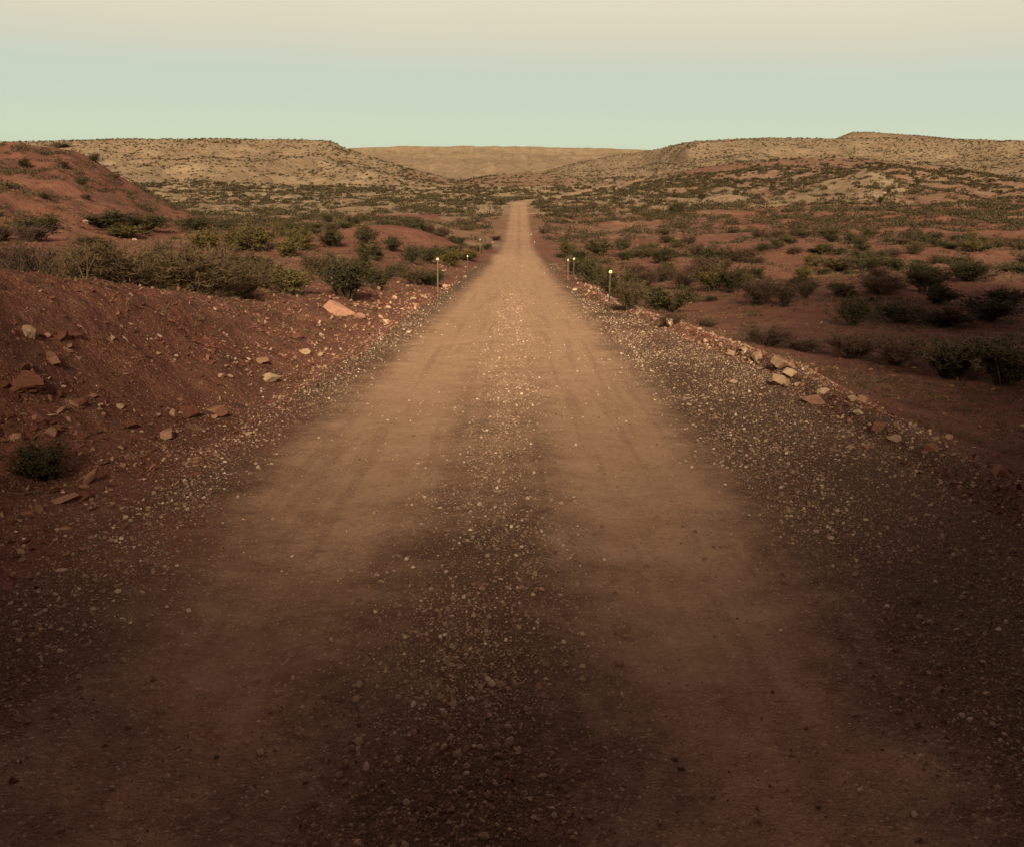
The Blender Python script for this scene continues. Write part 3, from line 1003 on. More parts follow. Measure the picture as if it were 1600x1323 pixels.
def gravel():
    n = 720000
    y = np.exp(RNG.uniform(math.log(1.9), math.log(62.0), n))
    u = RNG.uniform(-3.6, 4.6, n)
    x = xc(y) + u
    n1 = fbm(x * 0.9, y * 0.6, 401, 3)
    uw = u + 0.15 * n1
    centre = np.exp(-((uw + 0.03) / 0.40) ** 2)
    tr = np.maximum(np.exp(-(np.abs(uw + 1.25) / 0.72) ** 4), np.exp(-(np.abs(uw - 1.12) / 0.68) ** 4))
    shR = sstep(1.7, 2.3, uw) * (1 - 0.6 * sstep(3.6, 4.4, uw))
    shL = (1 - sstep(-2.5, -1.9, uw)) * (0.12 + 0.88 * sstep(-3.0, -2.5, uw)) * 0.8
    dens = np.clip(0.24 + 0.75 * centre + 0.78 * shR + 0.60 * shL, 0, 1) * (1 - 0.66 * tr * (1 - centre))
    dens *= np.clip(0.72 + 0.9 * fbm(x * 1.6, y * 0.7, 402, 3), 0.08, 1.4)
    dens *= 1 - 0.95 * sstep(6, 38, y)
    inview = np.abs(x) < 0.66 * (y + 0.8)
    keep = (RNG.uniform(0, 1, n) < dens * 0.62) & inview
    x, y, u, c, shR = x[keep], y[keep], u[keep], centre[keep], shR[keep]
    m = len(x)
    base = 0.0047 + 0.00024 * y
    size = base * (RNG.pareto(2.15, m) * 0.60 + 0.62)
    size = np.clip(size, 0.002, 0.021 + 0.0003 * y)
    z = H(x, y) + size * RNG.uniform(-0.40, 0.30, m)
    scl = size[:, None] * RNG.uniform(0.7, 1.15, (m, 3))
    rot = RNG.uniform(0, 6.28, (m, 3))
    scatter("gravel", np.stack([x, y, z], 1), scl, rot, RNG.choice(7, m, p=[0.18] * 5 + [0.05] * 2), PEB, "loose brown and tan gravel along the road's middle and shoulders")
    # rubble on the left bank and right verge
    print("gravel", m)
    n = 170000
    y = np.exp(RNG.uniform(math.log(4.5), math.log(60.0), n))
    left = RNG.uniform(0, 1, n) < 0.68
    off = np.abs(RNG.normal(0, 1, n))
    u = np.where(left, -edgeL(y) + 0.1 - off * 2.4, edgeR(y) - 0.1 + off * np.where(RNG.uniform(0, 1, n) < 0.5, 0.5, 4.0))
    x = xc(y) + u
    dens = 0.25 + 0.75 * sstep(-0.2, 0.5, fbm(x * 0.8, y * 0.8, 405, 3))
    keep = (RNG.uniform(0, 1, n) < dens * 0.42 * (1 - 0.96 * sstep(12, 42, y))) & (np.abs(x) < 0.66 * (y + 0.8)) & (u > -7)
    x, y, left = x[keep], y[keep], left[keep]
    m = len(x)
    size = np.clip((0.004 + 0.0010 * y) * (RNG.pareto(2.0, m) * 0.65 + 0.6), 0.003, 0.035 + 0.0014 * y)
    print("rubble", m)
    z = H(x, y) + size * RNG.uniform(-0.1, 0.3, m)
    scl = size[:, None] * np.stack([RNG.uniform(0.9, 1.3, m), RNG.uniform(0.5, 1.0, m), RNG.uniform(0.25, 0.7, m)], 1)
    rot = np.stack([RNG.normal(0, 0.5, m), RNG.normal(0, 0.5, m), RNG.uniform(0, 6.28, m)], 1)
    pr = [o for o in COL.objects if o.get("category") == "rock"]
    byme = {}
    for o in pr:
        byme.setdefault(o.data.materials[0].name, o)
    ps = [byme["red_sandstone"], byme["pink_sandstone"], byme["pale_limestone"], byme["red_sandstone"]]
    idx = RNG.choice(4, m, p=[0.36, 0.16, 0.20, 0.28])
    scatter("rubble", np.stack([x, y, z], 1), scl, rot, idx, ps, "small shards of red and pale rock on bank and verge")


gravel()


# ------------------------------------------------------------------ shrubs
def leaf_material(name, dark, light):
    m, n, l, bsdf = mat_new(name)
    k = NB(n, l)
    oi = n.new("ShaderNodeObjectInfo")
    t = k.attr("tint").outputs["Fac"]
    f = k.math('ADD', k.math('MULTIPLY', t, 0.75), k.math('MULTIPLY', oi.outputs["Random"], 0.35), clamp=True)
    col = k.mix(f, dark + (1,), light + (1,))
    l.new(col, bsdf.inputs["Base Color"])
    bsdf.inputs["Roughness"].default_value = 0.7
    bsdf.inputs["Specular IOR Level"].default_value = 0.2
    return m


M_LEAF = {
    "green": leaf_material("creosote_leaves", (0.020, 0.020, 0.009), (0.070, 0.062, 0.022)),
    "olive": leaf_material("olive_leaves", (0.044, 0.038, 0.012), (0.135, 0.106, 0.030)),
    "brown": leaf_material("dry_leaves", (0.042, 0.028, 0.014), (0.120, 0.080, 0.038)),
    "bare": leaf_material("reddish_twig_leaves", (0.036, 0.020, 0.014), (0.090, 0.052, 0.033)),
    "tuft": leaf_material("grass_blades", (0.06, 0.045, 0.020), (0.21, 0.15, 0.07)),
}
M_STEM = leaf_material("grey_brown_stems", (0.035, 0.026, 0.018), (0.085, 0.060, 0.042))
M_DEAD = leaf_material("bleached_wood", (0.075, 0.050, 0.034), (0.15, 0.105, 0.070))


def tubes(paths, radii, sides=3):
    """paths: list of (k,3) arrays -> joined tapering tubes"""
    V, Fc = [], []
    base = 0
    for P, R in zip(paths, radii):
        P = np.asarray(P)
        k = len(P)
        T = np.gradient(P, axis=0)
        T /= np.linalg.norm(T, axis=1)[:, None] + 1e-9
        ref = np.array([0.31, 0.77, 0.55])
        A = np.cross(T, ref)
        A /= np.linalg.norm(A, axis=1)[:, None] + 1e-9
        B = np.cross(T, A)
        for j in range(k):
            for q in range(sides):
                a = 2 * math.pi * q / sides
                V.append(P[j] + R[j] * (math.cos(a) * A[j] + math.sin(a) * B[j]))
        for j in range(k - 1):
            for q in range(sides):
                q2 = (q + 1) % sides
                Fc.append((base + j * sides + q, base + j * sides + q2, base + (j + 1) * sides + q2, base + (j + 1) * sides + q))
        base += k * sides
    return np.array(V), np.array(Fc)


def leaf_quads(C, D, L, Wd, r):
    """quads centred at C, long axis D (n,3), length L, width Wd"""
    n = len(C)
    D = D / (np.linalg.norm(D, axis=1)[:, None] + 1e-9)
    S = np.cross(D, r.normal(size=(n, 3)))
    S /= np.linalg.norm(S, axis=1)[:, None] + 1e-9
    a = D * (L * 0.5)[:, None]
    b = S * (Wd * 0.5)[:, None]
    V = np.stack([C - a, C - 0.1 * a + b, C + a, C - 0.1 * a - b], 1).reshape(-1, 3)
    Fc = np.arange(n * 4).reshape(n, 4)
    return V, Fc


def shrub_meshes(kind, seed):
    """unit shrub: about 1 across (radius .5) and up to 1 tall before scaling"""
    r = np.random.default_rng(seed)
    nst = {"green": 42, "olive": 40, "brown": 60, "bare": 70}[kind]
    paths, radii, tips, tdir = [], [], [], []
    nclump = r.integers(3, 6)
    clumps = r.uniform(0, 6.28, nclump)
    for i in range(nst):
        az = clumps[i % nclump] + r.normal(0, 0.55)
        lean = abs(r.normal(0, 1)) * 0.33 + 0.12
        lean = min(lean, 1.25)
        ln = r.uniform(0.62, 1.05) * (1.0 - 0.18 * lean)
        k = 6
        t = np.linspace(0, 1, k)
        d = np.array([math.cos(az) * math.sin(lean), math.sin(az) * math.sin(lean), math.cos(lean)])
        curve = r.normal(0, 0.07, 3)
        out = np.array([math.cos(az), math.sin(az), -0.25]) * 0.16 * r.uniform(0, 1.3)
        P = t[:, None] * d * ln * np.array([0.62, 0.62, 0.95]) + (t ** 2)[:, None] * (out * 0.62 + curve)
        P += np.array([math.cos(az), math.sin(az), 0]) * r.uniform(0, 0.09)
        P[:, 2] -= 0.02
        paths.append(P)
        radii.append(np.linspace(0.0095, 0.003, k))
        nsd = r.integers(4, 8)
        for _ in range(nsd):
            tt = r.uniform(0.30, 0.97)
            q = np.array([np.interp(tt, t, P[:, c]) for c in range(3)])
            dd = d + r.normal(0, 0.55, 3)
            dd /= np.linalg.norm(dd)
            sl = r.uniform(0.10, 0.26)
            Q = q + np.linspace(0, 1, 3)[:, None] * dd * sl + (np.linspace(0, 1, 3) ** 2)[:, None] * r.normal(0, 0.03, 3)
            paths.append(Q)
            radii.append(np.linspace(0.0042, 0.0018, 3))
            tips.append(Q)
            tdir.append(dd)
        tips.append(P[3:])
        tdir.append(d)
    V, Fc = tubes(paths, radii)
    stems = mesh_np("stems", V, Fc, M_DEAD if kind == "bare" and False else M_STEM, False, np.repeat(r.uniform(0, 1, len(Fc)), 1))
    per = {"green": 13, "olive": 15, "brown": 11, "bare": 6}[kind]
    C, D, tint = [], [], []
    for Q, dd in zip(tips, tdir):
        m = r.poisson(per)
        tt = r.uniform(0.1, 1.12, m)
        k = len(Q)
        base = np.stack([np.interp(tt, np.linspace(0, 1, k), Q[:, c]) for c in range(3)], 1)
        c = base + r.normal(0, 0.024, (m, 3))
        C.append(c)
        D.append(dd * 0.9 + r.normal(0, 0.7, (m, 3)))
        tint.append(np.clip(r.normal(r.uniform(0.2, 0.7), 0.2, m), 0, 1))
    C, D, tint = np.concatenate(C), np.concatenate(D), np.concatenate(tint)
    ok = C[:, 2] > 0.02
    C, D, tint = C[ok], D[ok], tint[ok]
    n = len(C)
    if kind in ("brown", "bare"):
        L, W = r.uniform(0.05, 0.13, n), r.uniform(0.008, 0.016, n)
    else:
        L, W = r.uniform(0.035, 0.070, n), r.uniform(0.016, 0.030, n)
    V, Fc = leaf_quads(C, D, L, W, r)
    fol = mesh_np("foliage", V, Fc, M_LEAF[kind], False, tint)
    return stems, fol


def tuft_mesh(seed, n=420):
    r = np.random.default_rng(seed)
    az = r.uniform(0, 6.28, n)
    lean = np.abs(r.normal(0, 0.5, n)) + 0.08
    ln = r.uniform(0.45, 1.0, n)
    b = np.stack([np.cos(az) * r.uniform(0, .2, n), np.sin(az) * r.uniform(0, .2, n), np.zeros(n)], 1)
    d = np.stack([np.cos(az) * np.sin(lean), np.sin(az) * np.sin(lean), np.cos(lean)], 1)
    bend = np.stack([np.cos(az), np.sin(az), -0.7 * np.ones(n)], 1) * r.uniform(0, .22, n)[:, None]
    side = np.stack([-np.sin(az), np.cos(az), np.zeros(n)], 1) * 0.009
    m1 = b + d * (ln * 0.5)[:, None] + bend * 0.25
    tp = b + d * ln[:, None] + bend
    V = np.stack([b - side, b + side, m1 + side * .8, m1 - side * .8, tp + side * .1, tp - side * .1], 1).reshape(-1, 3)
    i = np.arange(n) * 6
    Fc = np.concatenate([np.stack([i, i + 1, i + 2, i + 3], 1), np.stack([i + 3, i + 2, i + 4, i + 5], 1)])
    t = r.uniform(0, 1, n)
    return mesh_np("blades", V, Fc, M_LEAF["tuft"], False, np.concatenate([t, t]))


PROTO = {k: [shrub_meshes(k, 500 + 10 * j + i) for i in range(3)] for j, k in enumerate(("green", "olive", "brown", "bare"))}
TUFTS = [tuft_mesh(700 + i) for i in range(2)]


def shrub(kind, x, y, w, h, label, group=None, z=None, cat="shrub"):
    e = bpy.data.objects.new("shrub" if kind != "tuft" else "grass_tuft", None)
    COL.objects.link(e)
    e.empty_display_size = 0.2
    e.location = (x, y, (hz(x, y) if z is None else z) - 0.03)
    e.rotation_euler = (0, 0, random.uniform(0, 6.28))
    if kind == "tuft":
        o = link("blades", random.choice(TUFTS), e)
        o.scale = (w * 0.9, w * 0.9, h)
        tag(e, label, "grass tuft", group)
    else:
        st, fo = random.choice(PROTO[kind])
        for nm, me in (("stems", st), ("foliage", fo)):
            o = link(nm, me, e)
            o.scale = (w * 0.95, w * 0.95 * random.uniform(0.85, 1.1), h)
        tag(e, label, cat, group)
    return e


# px, py of base (or None), width px, height px, kind, label, distance (or None -> from py)
NAMED_SHRUBS = [
    (200, 470, 190, 95, "brown", "largest tangled olive brown brush behind the left bank, in the middle of its thicket", 17.0),
    (115, 460, 150, 80, "brown", "brown brush at the left end of the thicket behind the left bank", 16.0),
    (300, 480, 190, 95, "brown", "olive brown brush in the right half of the thicket behind the left bank", 18.0),
    (375, 490, 110, 70, "brown", "straw brown brush at the right end of the left thicket, beside bare red soil", 20.0),
    (180, 440, 140, 75, "olive", "olive bush rising behind the brown brush of the left thicket", 21.0),
    (250, 462, 150, 88, "brown", "olive brown brush between the largest brush and the right half of the left thicket", 19.0),
    (150, 425, 150, 70, "brown", "brown brush at the back left of the thicket behind the left bank", 24.0),
    (330, 450, 140, 66, "brown", "brown brush at the back right of the thicket behind the left bank", 24.5),
    (240, 415, 120, 52, "olive", "olive bush at the very back of the left thicket", 28.0),
    (410, 470, 90, 50, "brown", "low straw brown brush joining the left thicket to the olive shrub pair", 24.0),
    (60, 450, 120, 90, "bare", "dark reddish bush at the left frame edge above the bank", 17.5),
    (15, 420, 110, 80, "bare", "dark bush cut by the left frame edge under the red hill", 22.0),
    (260, 430, 130, 50, "green", "low dark bush between the olive bush and the yellow green row", 27.0),
    (130, 405, 110, 40, "bare", "dark twiggy bush at the foot of the red hill slope", 30.0),
    (255, 398, 46, 24, "bare", "small round dark shrub alone on bare red soil left of the yellow bushes", None),
    (320, 392, 70, 34, "olive", "first yellow green bush from the left in the row on the red flat", None),
    (365, 395, 80, 40, "olive", "yellow green bush second from the left in the row on the red flat", None),
    (415, 394, 90, 46, "olive", "tallest yellow green bush in the middle of the row on the red flat", None),
    (462, 394, 70, 38, "olive", "yellow green bush at the right end of the row on the red flat", None),
    (360, 430, 90, 40, "brown", "grey brown shrub in front of the yellow green row", 29.0),
    (470, 462, 110, 50, "olive", "olive shrub left half of the pair beside the bare red slope", None),
    (540, 466, 130, 74, "green", "big dark green shrub right half of the pair beside the bare red slope", None),
    (590, 450, 80, 40, "green", "dark shrub right behind the big dark green one", None),
    (500, 430, 80, 34, "brown", "brown shrub behind the olive and green pair", None),
    (672, 446, 70, 28, "green", "green shrub at the left roadside post", None),
    (640, 414, 46, 34, "green", "grey green shrub at the left end of the hedge by the red mound", None),
    (668, 412, 50, 30, "green", "green shrub in the middle of the hedge by the red mound", None),
    (705, 416, 60, 28, "olive", "bright green shrub at the right end of the hedge, behind the second left post", None),
    (760, 391, 24, 12, "green", "small green bush beside the side track at the dip", None),
    (775, 376, 26, 8, "green", "low bush above the side track left of the road", None),
    (515, 385, 70, 28, "green", "dark shrub just right of the yellow green row", None),
    (575, 382, 60, 30, "green", "dark shrub on the far red flat left of the mound", None),
    (610, 392, 50, 24, "green", "dark rounded shrub left of the mound hedge", None),
    (160, 356, 120, 26, "green", "dark shrub left in the dense band under the red hill", None),
    (230, 360, 110, 26, "green", "dark shrub in the middle of the dense band under the red hill", None),
    (300, 362, 90, 24, "green", "dark shrub at the right end of the dense band under the red hill", None),
    (200, 372, 90, 22, "olive", "olive shrub in front of the dense band under the red hill", None),
    (60, 372, 110, 40, "green", "dark green shrub at the left edge below the red hill", None),
    (60, 745, 150, 62, "green", "black green bush in the hollow at lower left with slabs before it", None),
    # right of the road
    (985, 484, 70, 50, "brown", "olive brown bush right of the nearest roadside post", None),
    (965, 462, 80, 56, "green", "dark bush behind the nearest right post", 30.0),
    (930, 446, 70, 44, "green", "dark green bush between the paired posts and the nearest right post", None),
    (905, 430, 60, 28, "green", "green bush directly behind the paired right posts", 46.0),
    (938, 400, 62, 26, "green", "round dark green shrub on the red flat up the road from the paired posts", None),
    (888, 400, 44, 24, "olive", "olive shrub at the road's right edge before the dip", None),
    (1030, 412, 60, 28, "green", "round dark shrub on the red flat, beyond the nearest right post", None),
    (1040, 440, 60, 26, "bare", "brown shrub on the red flat in line with the nearest right post's top", None),
    (1076, 472, 40, 16, "tuft", "straw coloured low tuft on bare red soil right of the road", None),
    (1070, 452, 60, 36, "bare", "left dark twiggy bush of the right roadside thicket", None),
    (1110, 456, 70, 40, "olive", "tawny olive bush in the right roadside thicket", None),
    (1145, 458, 60, 44, "green", "dark bush in the middle of the right roadside thicket", None),
    (1185, 478, 80, 50, "bare", "vase shaped dark bush with bare lower stems in front of the right thicket", None),
    (1225, 480, 60, 44, "bare", "dark bush right beside the vase shaped one", None),
    (1258, 466, 40, 28, "bare", "small dark bush right of the vase shaped pair", None),
    (1195, 540, 100, 36, "bare", "dark low bush along the top of the right berm, nearest the road", None),
    (1250, 548, 90, 26, "bare", "dark low bush next along the berm, away from the road", None),
    (1050, 508, 50, 20, "bare", "low twiggy bush behind the bright white pointed rock", None),
    (1100, 510, 50, 12, "bare", "flat creeping bush right of the bright white pointed rock", None),
    (1330, 560, 110, 46, "bare", "dark twiggy bush over the bare branch on the right", None),
    (1400, 570, 120, 50, "bare", "reddish twiggy bush behind the bare branch on the right", None),
    (1480, 590, 150, 70, "green", "large black green bush on the right, left one of the nearest two", None),
    (1570, 600, 150, 80, "green", "large black green bush at the right frame edge, nearest the road", None),
    (1330, 510, 80, 52, "green", "dark green bush standing alone on red soil left of the green row at right", None),
    (1410, 505, 120, 34, "green", "left bush of the wide dark green row on the right red flat", None),
    (1470, 510, 110, 36, "brown", "tan tipped bush in the wide green row on the right red flat", None),
    (1540, 500, 130, 40, "green", "bush at the right end of the wide green row on the right red flat", None),
    (1460, 474, 100, 30, "green", "dark bush behind the wide green row, right red flat", None),
    (1570, 480, 80, 34, "green", "dark bush at the right edge behind the wide green row", None),
    (1310, 424, 90, 30, "brown", "wide brown shrub band left part on the right flat", None),
    (1350, 428, 60, 32, "green", "dark shrub in the middle of the wide shrub band on the right flat", None),
    (1405, 425, 80, 26, "green", "dark shrub right part of the wide shrub band on the right flat", None),
    (1275, 418, 50, 22, "olive", "yellowish shrub at the left end of the wide shrub band", None),
    (1360, 450, 34, 18, "green", "small dark shrub beside the pale rock on the right flat", None),
    (1450, 438, 60, 24, "green", "dark shrub right of the pale rock on the right flat", None),
    (1510, 440, 90, 34, "green", "dark shrub mass on the right flat near the frame edge", None),
    (1160, 410, 80, 26, "bare", "brown shrub on the middle right flat, left of the yellowish one", None),
    (1100, 404, 70, 26, "bare", "dark shrub on the middle right flat, first from the road", None),
    (1057, 337, 34, 24, "green", "tall dark green bush at the foot of the tan rise", None),
    (1096, 314, 18, 14, "green", "dark bush on the crest of the tan rise", None),
    (1376, 316, 18, 10, "green", "dark bush under the pale spur", None),
    (1205, 298, 14, 9, "green", "dark bush left of the pale spur", None),
    (1388, 303, 11, 11, "green", "upright dark bush beside the white rock on the red brown hill", None),
    (130, 292, 24, 16, "green", "dark bush halfway up the left red hill", None),
    (148, 254, 22, 14, "green", "dark bush on the right shoulder of the left red hill's top", None),
    (100, 264, 28, 14, "bare", "dark scrub below the top of the left red hill", None),
    (95, 232, 40, 8, "green", "dark scrub crowning the left red hill", None),
    (135, 312, 24, 10, "bare", "dull shrub low on the left red hill", None),
    (180, 280, 18, 8, "bare", "dull shrub on the right flank of the left red hill", None),
    (35, 262, 30, 16, "green", "dark shrub high on the left red hill near the frame edge", None),
    (10, 320, 70, 40, "tuft", "tall dry straw grass at the left frame edge below the red hill", 24.0),
    (45, 318, 60, 26, "tuft", "dry straw grass right beside the tall grass at the left frame edge", 26.0),
    (850, 366, 16, 9, "green", "small green bush right of the white tipped far post", None),
]
TAKEN = []
for px, py, w, h, kind, lab, d in NAMED_SHRUBS:
    x, y, z = at(px, d) if d else ray_hit(px, py)
    depth = y * COSP - z * SINP
    wm, hm = w / F * depth, h / F * depth
    TAKEN.append((x, y, wm * 0.5))
    shrub(kind, x, y, wm, max(hm, 0.2), lab, None, z)
print("named shrubs far:", [(round(t[1]), round(t[2], 1)) for t in TAKEN])


# --- the remaining shrubs: a natural scatter; the largest in view are things, the rest one mass
def scrub_field():
    r = np.random.default_rng(77)
    P = []
    # near and middle flats
    n = 90000
    y = 24 + (420 - 24) * r.uniform(0, 1, n) ** 0.62
    t = r.uniform(-0.68, 0.68, n)
    P.append((t * y, y, np.full(n, 0)))
    n = 270000
    y = 420 + (1700 - 420) * r.uniform(0, 1, n) ** 0.75
    t = r.uniform(-0.66, 0.66, n)
    P.append((t * y, y, np.full(n, 1)))
    x = np.concatenate([p[0] for p in P])
    y = np.concatenate([p[1] for p in P])
    zone = np.concatenate([p[2] for p in P])
    z, rid, tanv, grn, stz, u, px, outL, outR = H(x, y, True)
    off = np.maximum(outL, outR)
    cl = fbm(x / 14.0, y / 6.0, 501, 3)
    cl2 = fbm(x / 45.0, y / 60.0, 502, 3)
    dens = np.where(zone == 0, 0.55, 0.55)
    dens = dens * np.where(rid == 0, np.interp(y, [24, 40, 60, 110, 160, 240, 420], [0.10, 0.15, 0.26, 0.62, 0.86, 0.62, 0.40]), 1.0)
    dens = dens * np.where(rid == 1, 1.3, 1) * np.where(rid == 6, 0.85, 1) * np.where((rid == 7) | (rid == 8), 0.5, 1)
    dens = dens * np.where(rid == 10, 0.5, 1) * np.where((rid == 2) & (stz > 0.75), 1.3, 1) * np.where(rid == 4, 1.2, 1)
    dens = dens * np.clip(0.5 + 1.9 * cl * (zone == 0) + 0.7 * cl * (zone == 1) + 0.5 * cl2, 0.03, 1.3)
    keep = (r.uniform(0, 1, len(x)) < dens) & (off > 1.2) & (rid != 3)
    # nothing on the side tracks, nor far behind the crests
    keep &= ~((np.abs(y - 177 - 0.1 * u) < 4) & (u > 0) & (u < 24)) & ~((np.abs(y - 103) < 5) & (u < 0) & (u > -9))
    py_e = z / y
    x, y, z, rid, px, zone, py_e, stz = [a[keep] for a in (x, y, z, rid, px, zone, py_e, stz)]
    # visible from the road: nothing nearer along the same bearing stands higher
    cols = np.clip(((px + 200) / 2000 * 250).astype(int), 0, 249)
    bearings = (np.arange(250) / 250 * 2000 - 200 - CX) / F * COSP
    yy = np.exp(np.linspace(math.log(8), math.log(1750), 420))
    gx = bearings[:, None] * yy[None, :]
    gh = H(gx.ravel(), np.repeat(yy[None, :], 250, 0).ravel()).reshape(250, -1) / yy[None, :]
    run = np.maximum.accumulate(gh, 1)
    j = np.clip(np.searchsorted(yy, y * 0.985) - 1, 0, len(yy) - 1)
    vis = py_e > run[cols, j] - 1.2 / y
    x, y, z, rid, px, zone, stz = [a[vis] for a in (x, y, z, rid, px, zone, stz)]
    ok = np.ones(len(x), bool)
    for tx, ty, tr in TAKEN:
        ok &= (x - tx) ** 2 + (y - ty) ** 2 > (tr * 0.8 + 0.4) ** 2
    x, y, z, rid, px, zone, stz = [a[ok] for a in (x, y, z, rid, px, zone, stz)]
    n = len(x)
    w = np.where(zone == 0, 0.5 + 2.3 * r.uniform(0, 1, n) ** 1.3, 0.8 + 1.9 * r.uniform(0, 1, n) ** 1.7)
    w *= np.where(rid == 1, 0.62, 1)
    h = w * r.uniform(0.24, 0.50, n)
    h = np.minimum(h, 1.7)
    app = w / y
    order = np.argsort(-app * (np.abs(px - 800) < 830))
    top, rest = order[:212], order[212:]
    crowd = []
    for i in top:
        right = px[i] > 806
        kind = r.choice(["green", "green", "brown", "bare", "olive"], p=[0.35, 0.22, 0.16, 0.17, 0.10])
        where = ("on the left red hill" if rid[i] == 1 else "on the near red flat at right" if right and y[i] < 60 else
                 "on the middle red flat at right" if right and y[i] < 110 else "on the near red flat at left" if y[i] < 60 else
                 "on the middle red flat at left" if y[i] < 110 else "on the far flat at right" if right else "on the far flat at left")
        look = {"green": "dark green shrub", "brown": "dry brown shrub", "bare": "reddish twiggy shrub", "olive": "olive shrub"}[kind]
        sz = "knee high" if h[i] < 0.55 else "waist high" if h[i] < 0.9 else "chest high"
        e = shrub(kind, x[i], y[i], w[i], h[i], f"{sz} {look} {where}", f"{sz} {look}s {where}", z[i])
        crowd.append((abs(px[i] - 806), e))
    number_out(crowd, "from the road")
    x, y, z, w, h, rid = [a[rest] for a in (x, y, z, w, h, rid)]
    n = len(x)
    print("scrub mass plants:", n)
    V, T = [], []
    # each plant: a handful of ragged leaf sprays through its volume
    cnt = np.clip(w / y * 1330 * 3.2, 7, 170).astype(int)
    rep = np.repeat(np.arange(n), cnt)
    m = len(rep)
    ph, ct = r.uniform(0, 6.28, m), r.uniform(0, 1, m)
    rad = np.sqrt(r.uniform(0.02, 1, m))
    cx = x[rep] + np.cos(ph) * rad * w[rep] * 0.48
    cy = y[rep] + np.sin(ph) * rad * w[rep] * 0.48
    cz = z[rep] + h[rep] * (0.06 + ct * 0.92 * np.sqrt(np.clip(1 - 0.75 * rad ** 2, 0, 1)))
    C = np.stack([cx, cy, cz], 1)
    D = np.stack([np.cos(ph) * 0.8, np.sin(ph) * 0.8, 0.25 + r.uniform(0, 0.5, m)], 1) + r.normal(0, 0.6, (m, 3))
    k = 1.65 / np.sqrt(cnt[rep])
    farq = np.clip((y[rep] - 120) / 250, 0, 1)
    L = w[rep] * k * r.uniform(0.45, 0.95, m) * (1 + 0.30 * farq)
    Wd = L * (r.uniform(0.3, 0.6, m) + 0.30 * farq)
    V, Fc = leaf_quads(C, D, L, Wd, r)
    tint = np.clip(r.uniform(0, 1, n)[rep] * 0.7 + r.normal(0.1, 0.2, m), 0, 1)
    me = mesh_np("distant_scrub", V, Fc, M_SCRUB, False, tint)
    o = link("distant_scrub", me)
    o["kind"] = "stuff"
    o["label"] = "mass of small dark shrubs dotting the far flats and hillsides"


def ground_litter():
    """dry grass wisps and dead twigs lying between the nearer shrubs"""
    r = np.random.default_rng(91)
    n = 16000
    y = np.exp(r.uniform(math.log(9), math.log(95), n))
    x = r.uniform(-0.66, 0.66, n) * y
    u = x - xc(y)
    off = np.maximum(-u - edgeL(y), u - edgeR(y))
    d = np.clip(0.45 + 1.3 * fbm(x / 5.0, y / 4.0, 601, 3), 0.02, 1)
    ok = (off > 0.9) & (r.uniform(0, 1, n) < d)
    x, y = x[ok], y[ok]
    n = len(x)
    z = H(x, y)
    w = r.uniform(0.07, 0.30, n) * np.interp(y, [9, 30, 95], [0.6, 1.0, 1.7])
    cnt = 16
    rep_ = np.repeat(np.arange(n), cnt)
    m = len(rep_)
    ph = r.uniform(0, 6.28, m)
    rd = np.sqrt(r.uniform(0, 1, m))
    C = np.stack([x[rep_] + np.cos(ph) * rd * w[rep_], y[rep_] + np.sin(ph) * rd * w[rep_], z[rep_] + w[rep_] * r.uniform(0.02, 0.55, m) * (1 - 0.6 * rd)], 1)
    D = np.stack([np.cos(ph), np.sin(ph), r.uniform(0.1, 1.2, m)], 1) + r.normal(0, 0.4, (m, 3))
    L = w[rep_] * r.uniform(0.4, 1.0, m)
    V, Fc = leaf_quads(C, D, L, np.maximum(L * 0.07, 0.0006 * y[rep_]), r)
    me = mesh_np("dry_litter", V, Fc, M_LITTER, False, np.clip(r.uniform(0, 1, n)[rep_] + r.normal(0, .15, m), 0, 1))
    o = link("dry_litter", me)
    o["kind"] = "stuff"
    o["label"] = "dry grass wisps and dead twigs scattered between the shrubs"


M_LITTER = leaf_material("dry_litter", (0.035, 0.022, 0.014), (0.20, 0.135, 0.075))
ground_litter()
M_SCRUB = leaf_material("distant_scrub_leaves", (0.024, 0.020, 0.010), (0.066, 0.051, 0.024))
scrub_field()


# ------------------------------------------------------------------ bare branches
def bare_branch(px, py, wpx, hpx, seed, label, d=None, lean=0.0):
    x, y, z = at(px, d) if d else ray_hit(px, py)
    depth = y * COSP - z * SINP
    w, h = wpx / F * depth, hpx / F * depth
    r = np.random.default_rng(seed)
    paths, radii = [], []
    for s in (-1, 1, 0.35):
        t = np.linspace(0, 1, 7)
        P = np.stack([s * w * 0.5 * t ** 0.8 + r.normal(0, w * 0.02, 7), r.normal(0, w * 0.03, 7), h * t ** (0.6 + lean) + r.normal(0, h * 0.04, 7)], 1)
        P[0] = 0
        paths.append(P)
        radii.append(np.linspace(0.008, 0.003, 7))
        for _ in range(2):
            j = r.integers(2, 6)
            Q = P[j] + np.linspace(0, 1, 4)[:, None] * np.array([s * w * 0.14 + r.normal(0, w * .08), r.normal(0, w * .1), h * r.uniform(.1, .4)])
            paths.append(Q)
            radii.append(np.linspace(0.005, 0.002, 4))
    V, Fc = tubes(paths, radii, 5)
    me = mesh_np("dead_branch", V, Fc, M_DEAD, True, r.uniform(0, 1, len(Fc)))
    o = link("dead_branch", me, None, (x, y, z))
    tag(o, label, "branch")


bare_branch(135, 468, 40, 42, 5, "forked bare twig standing on the crest of the left bank", 12.5)
bare_branch(1415, 572, 90, 26, 6, "bleached forked branch lying before the dark bushes on the right")
bare_branch(1478, 582, 30, 4, 8, "short bleached stick on the ground right of the forked branch")
bare_branch(35, 772, 60, 5, 9, "dry stick lying below the dark grass hollow at lower left")
bare_branch(30, 416, 26, 40, 10, "thin curved bare twig at the left frame edge", 13.0)


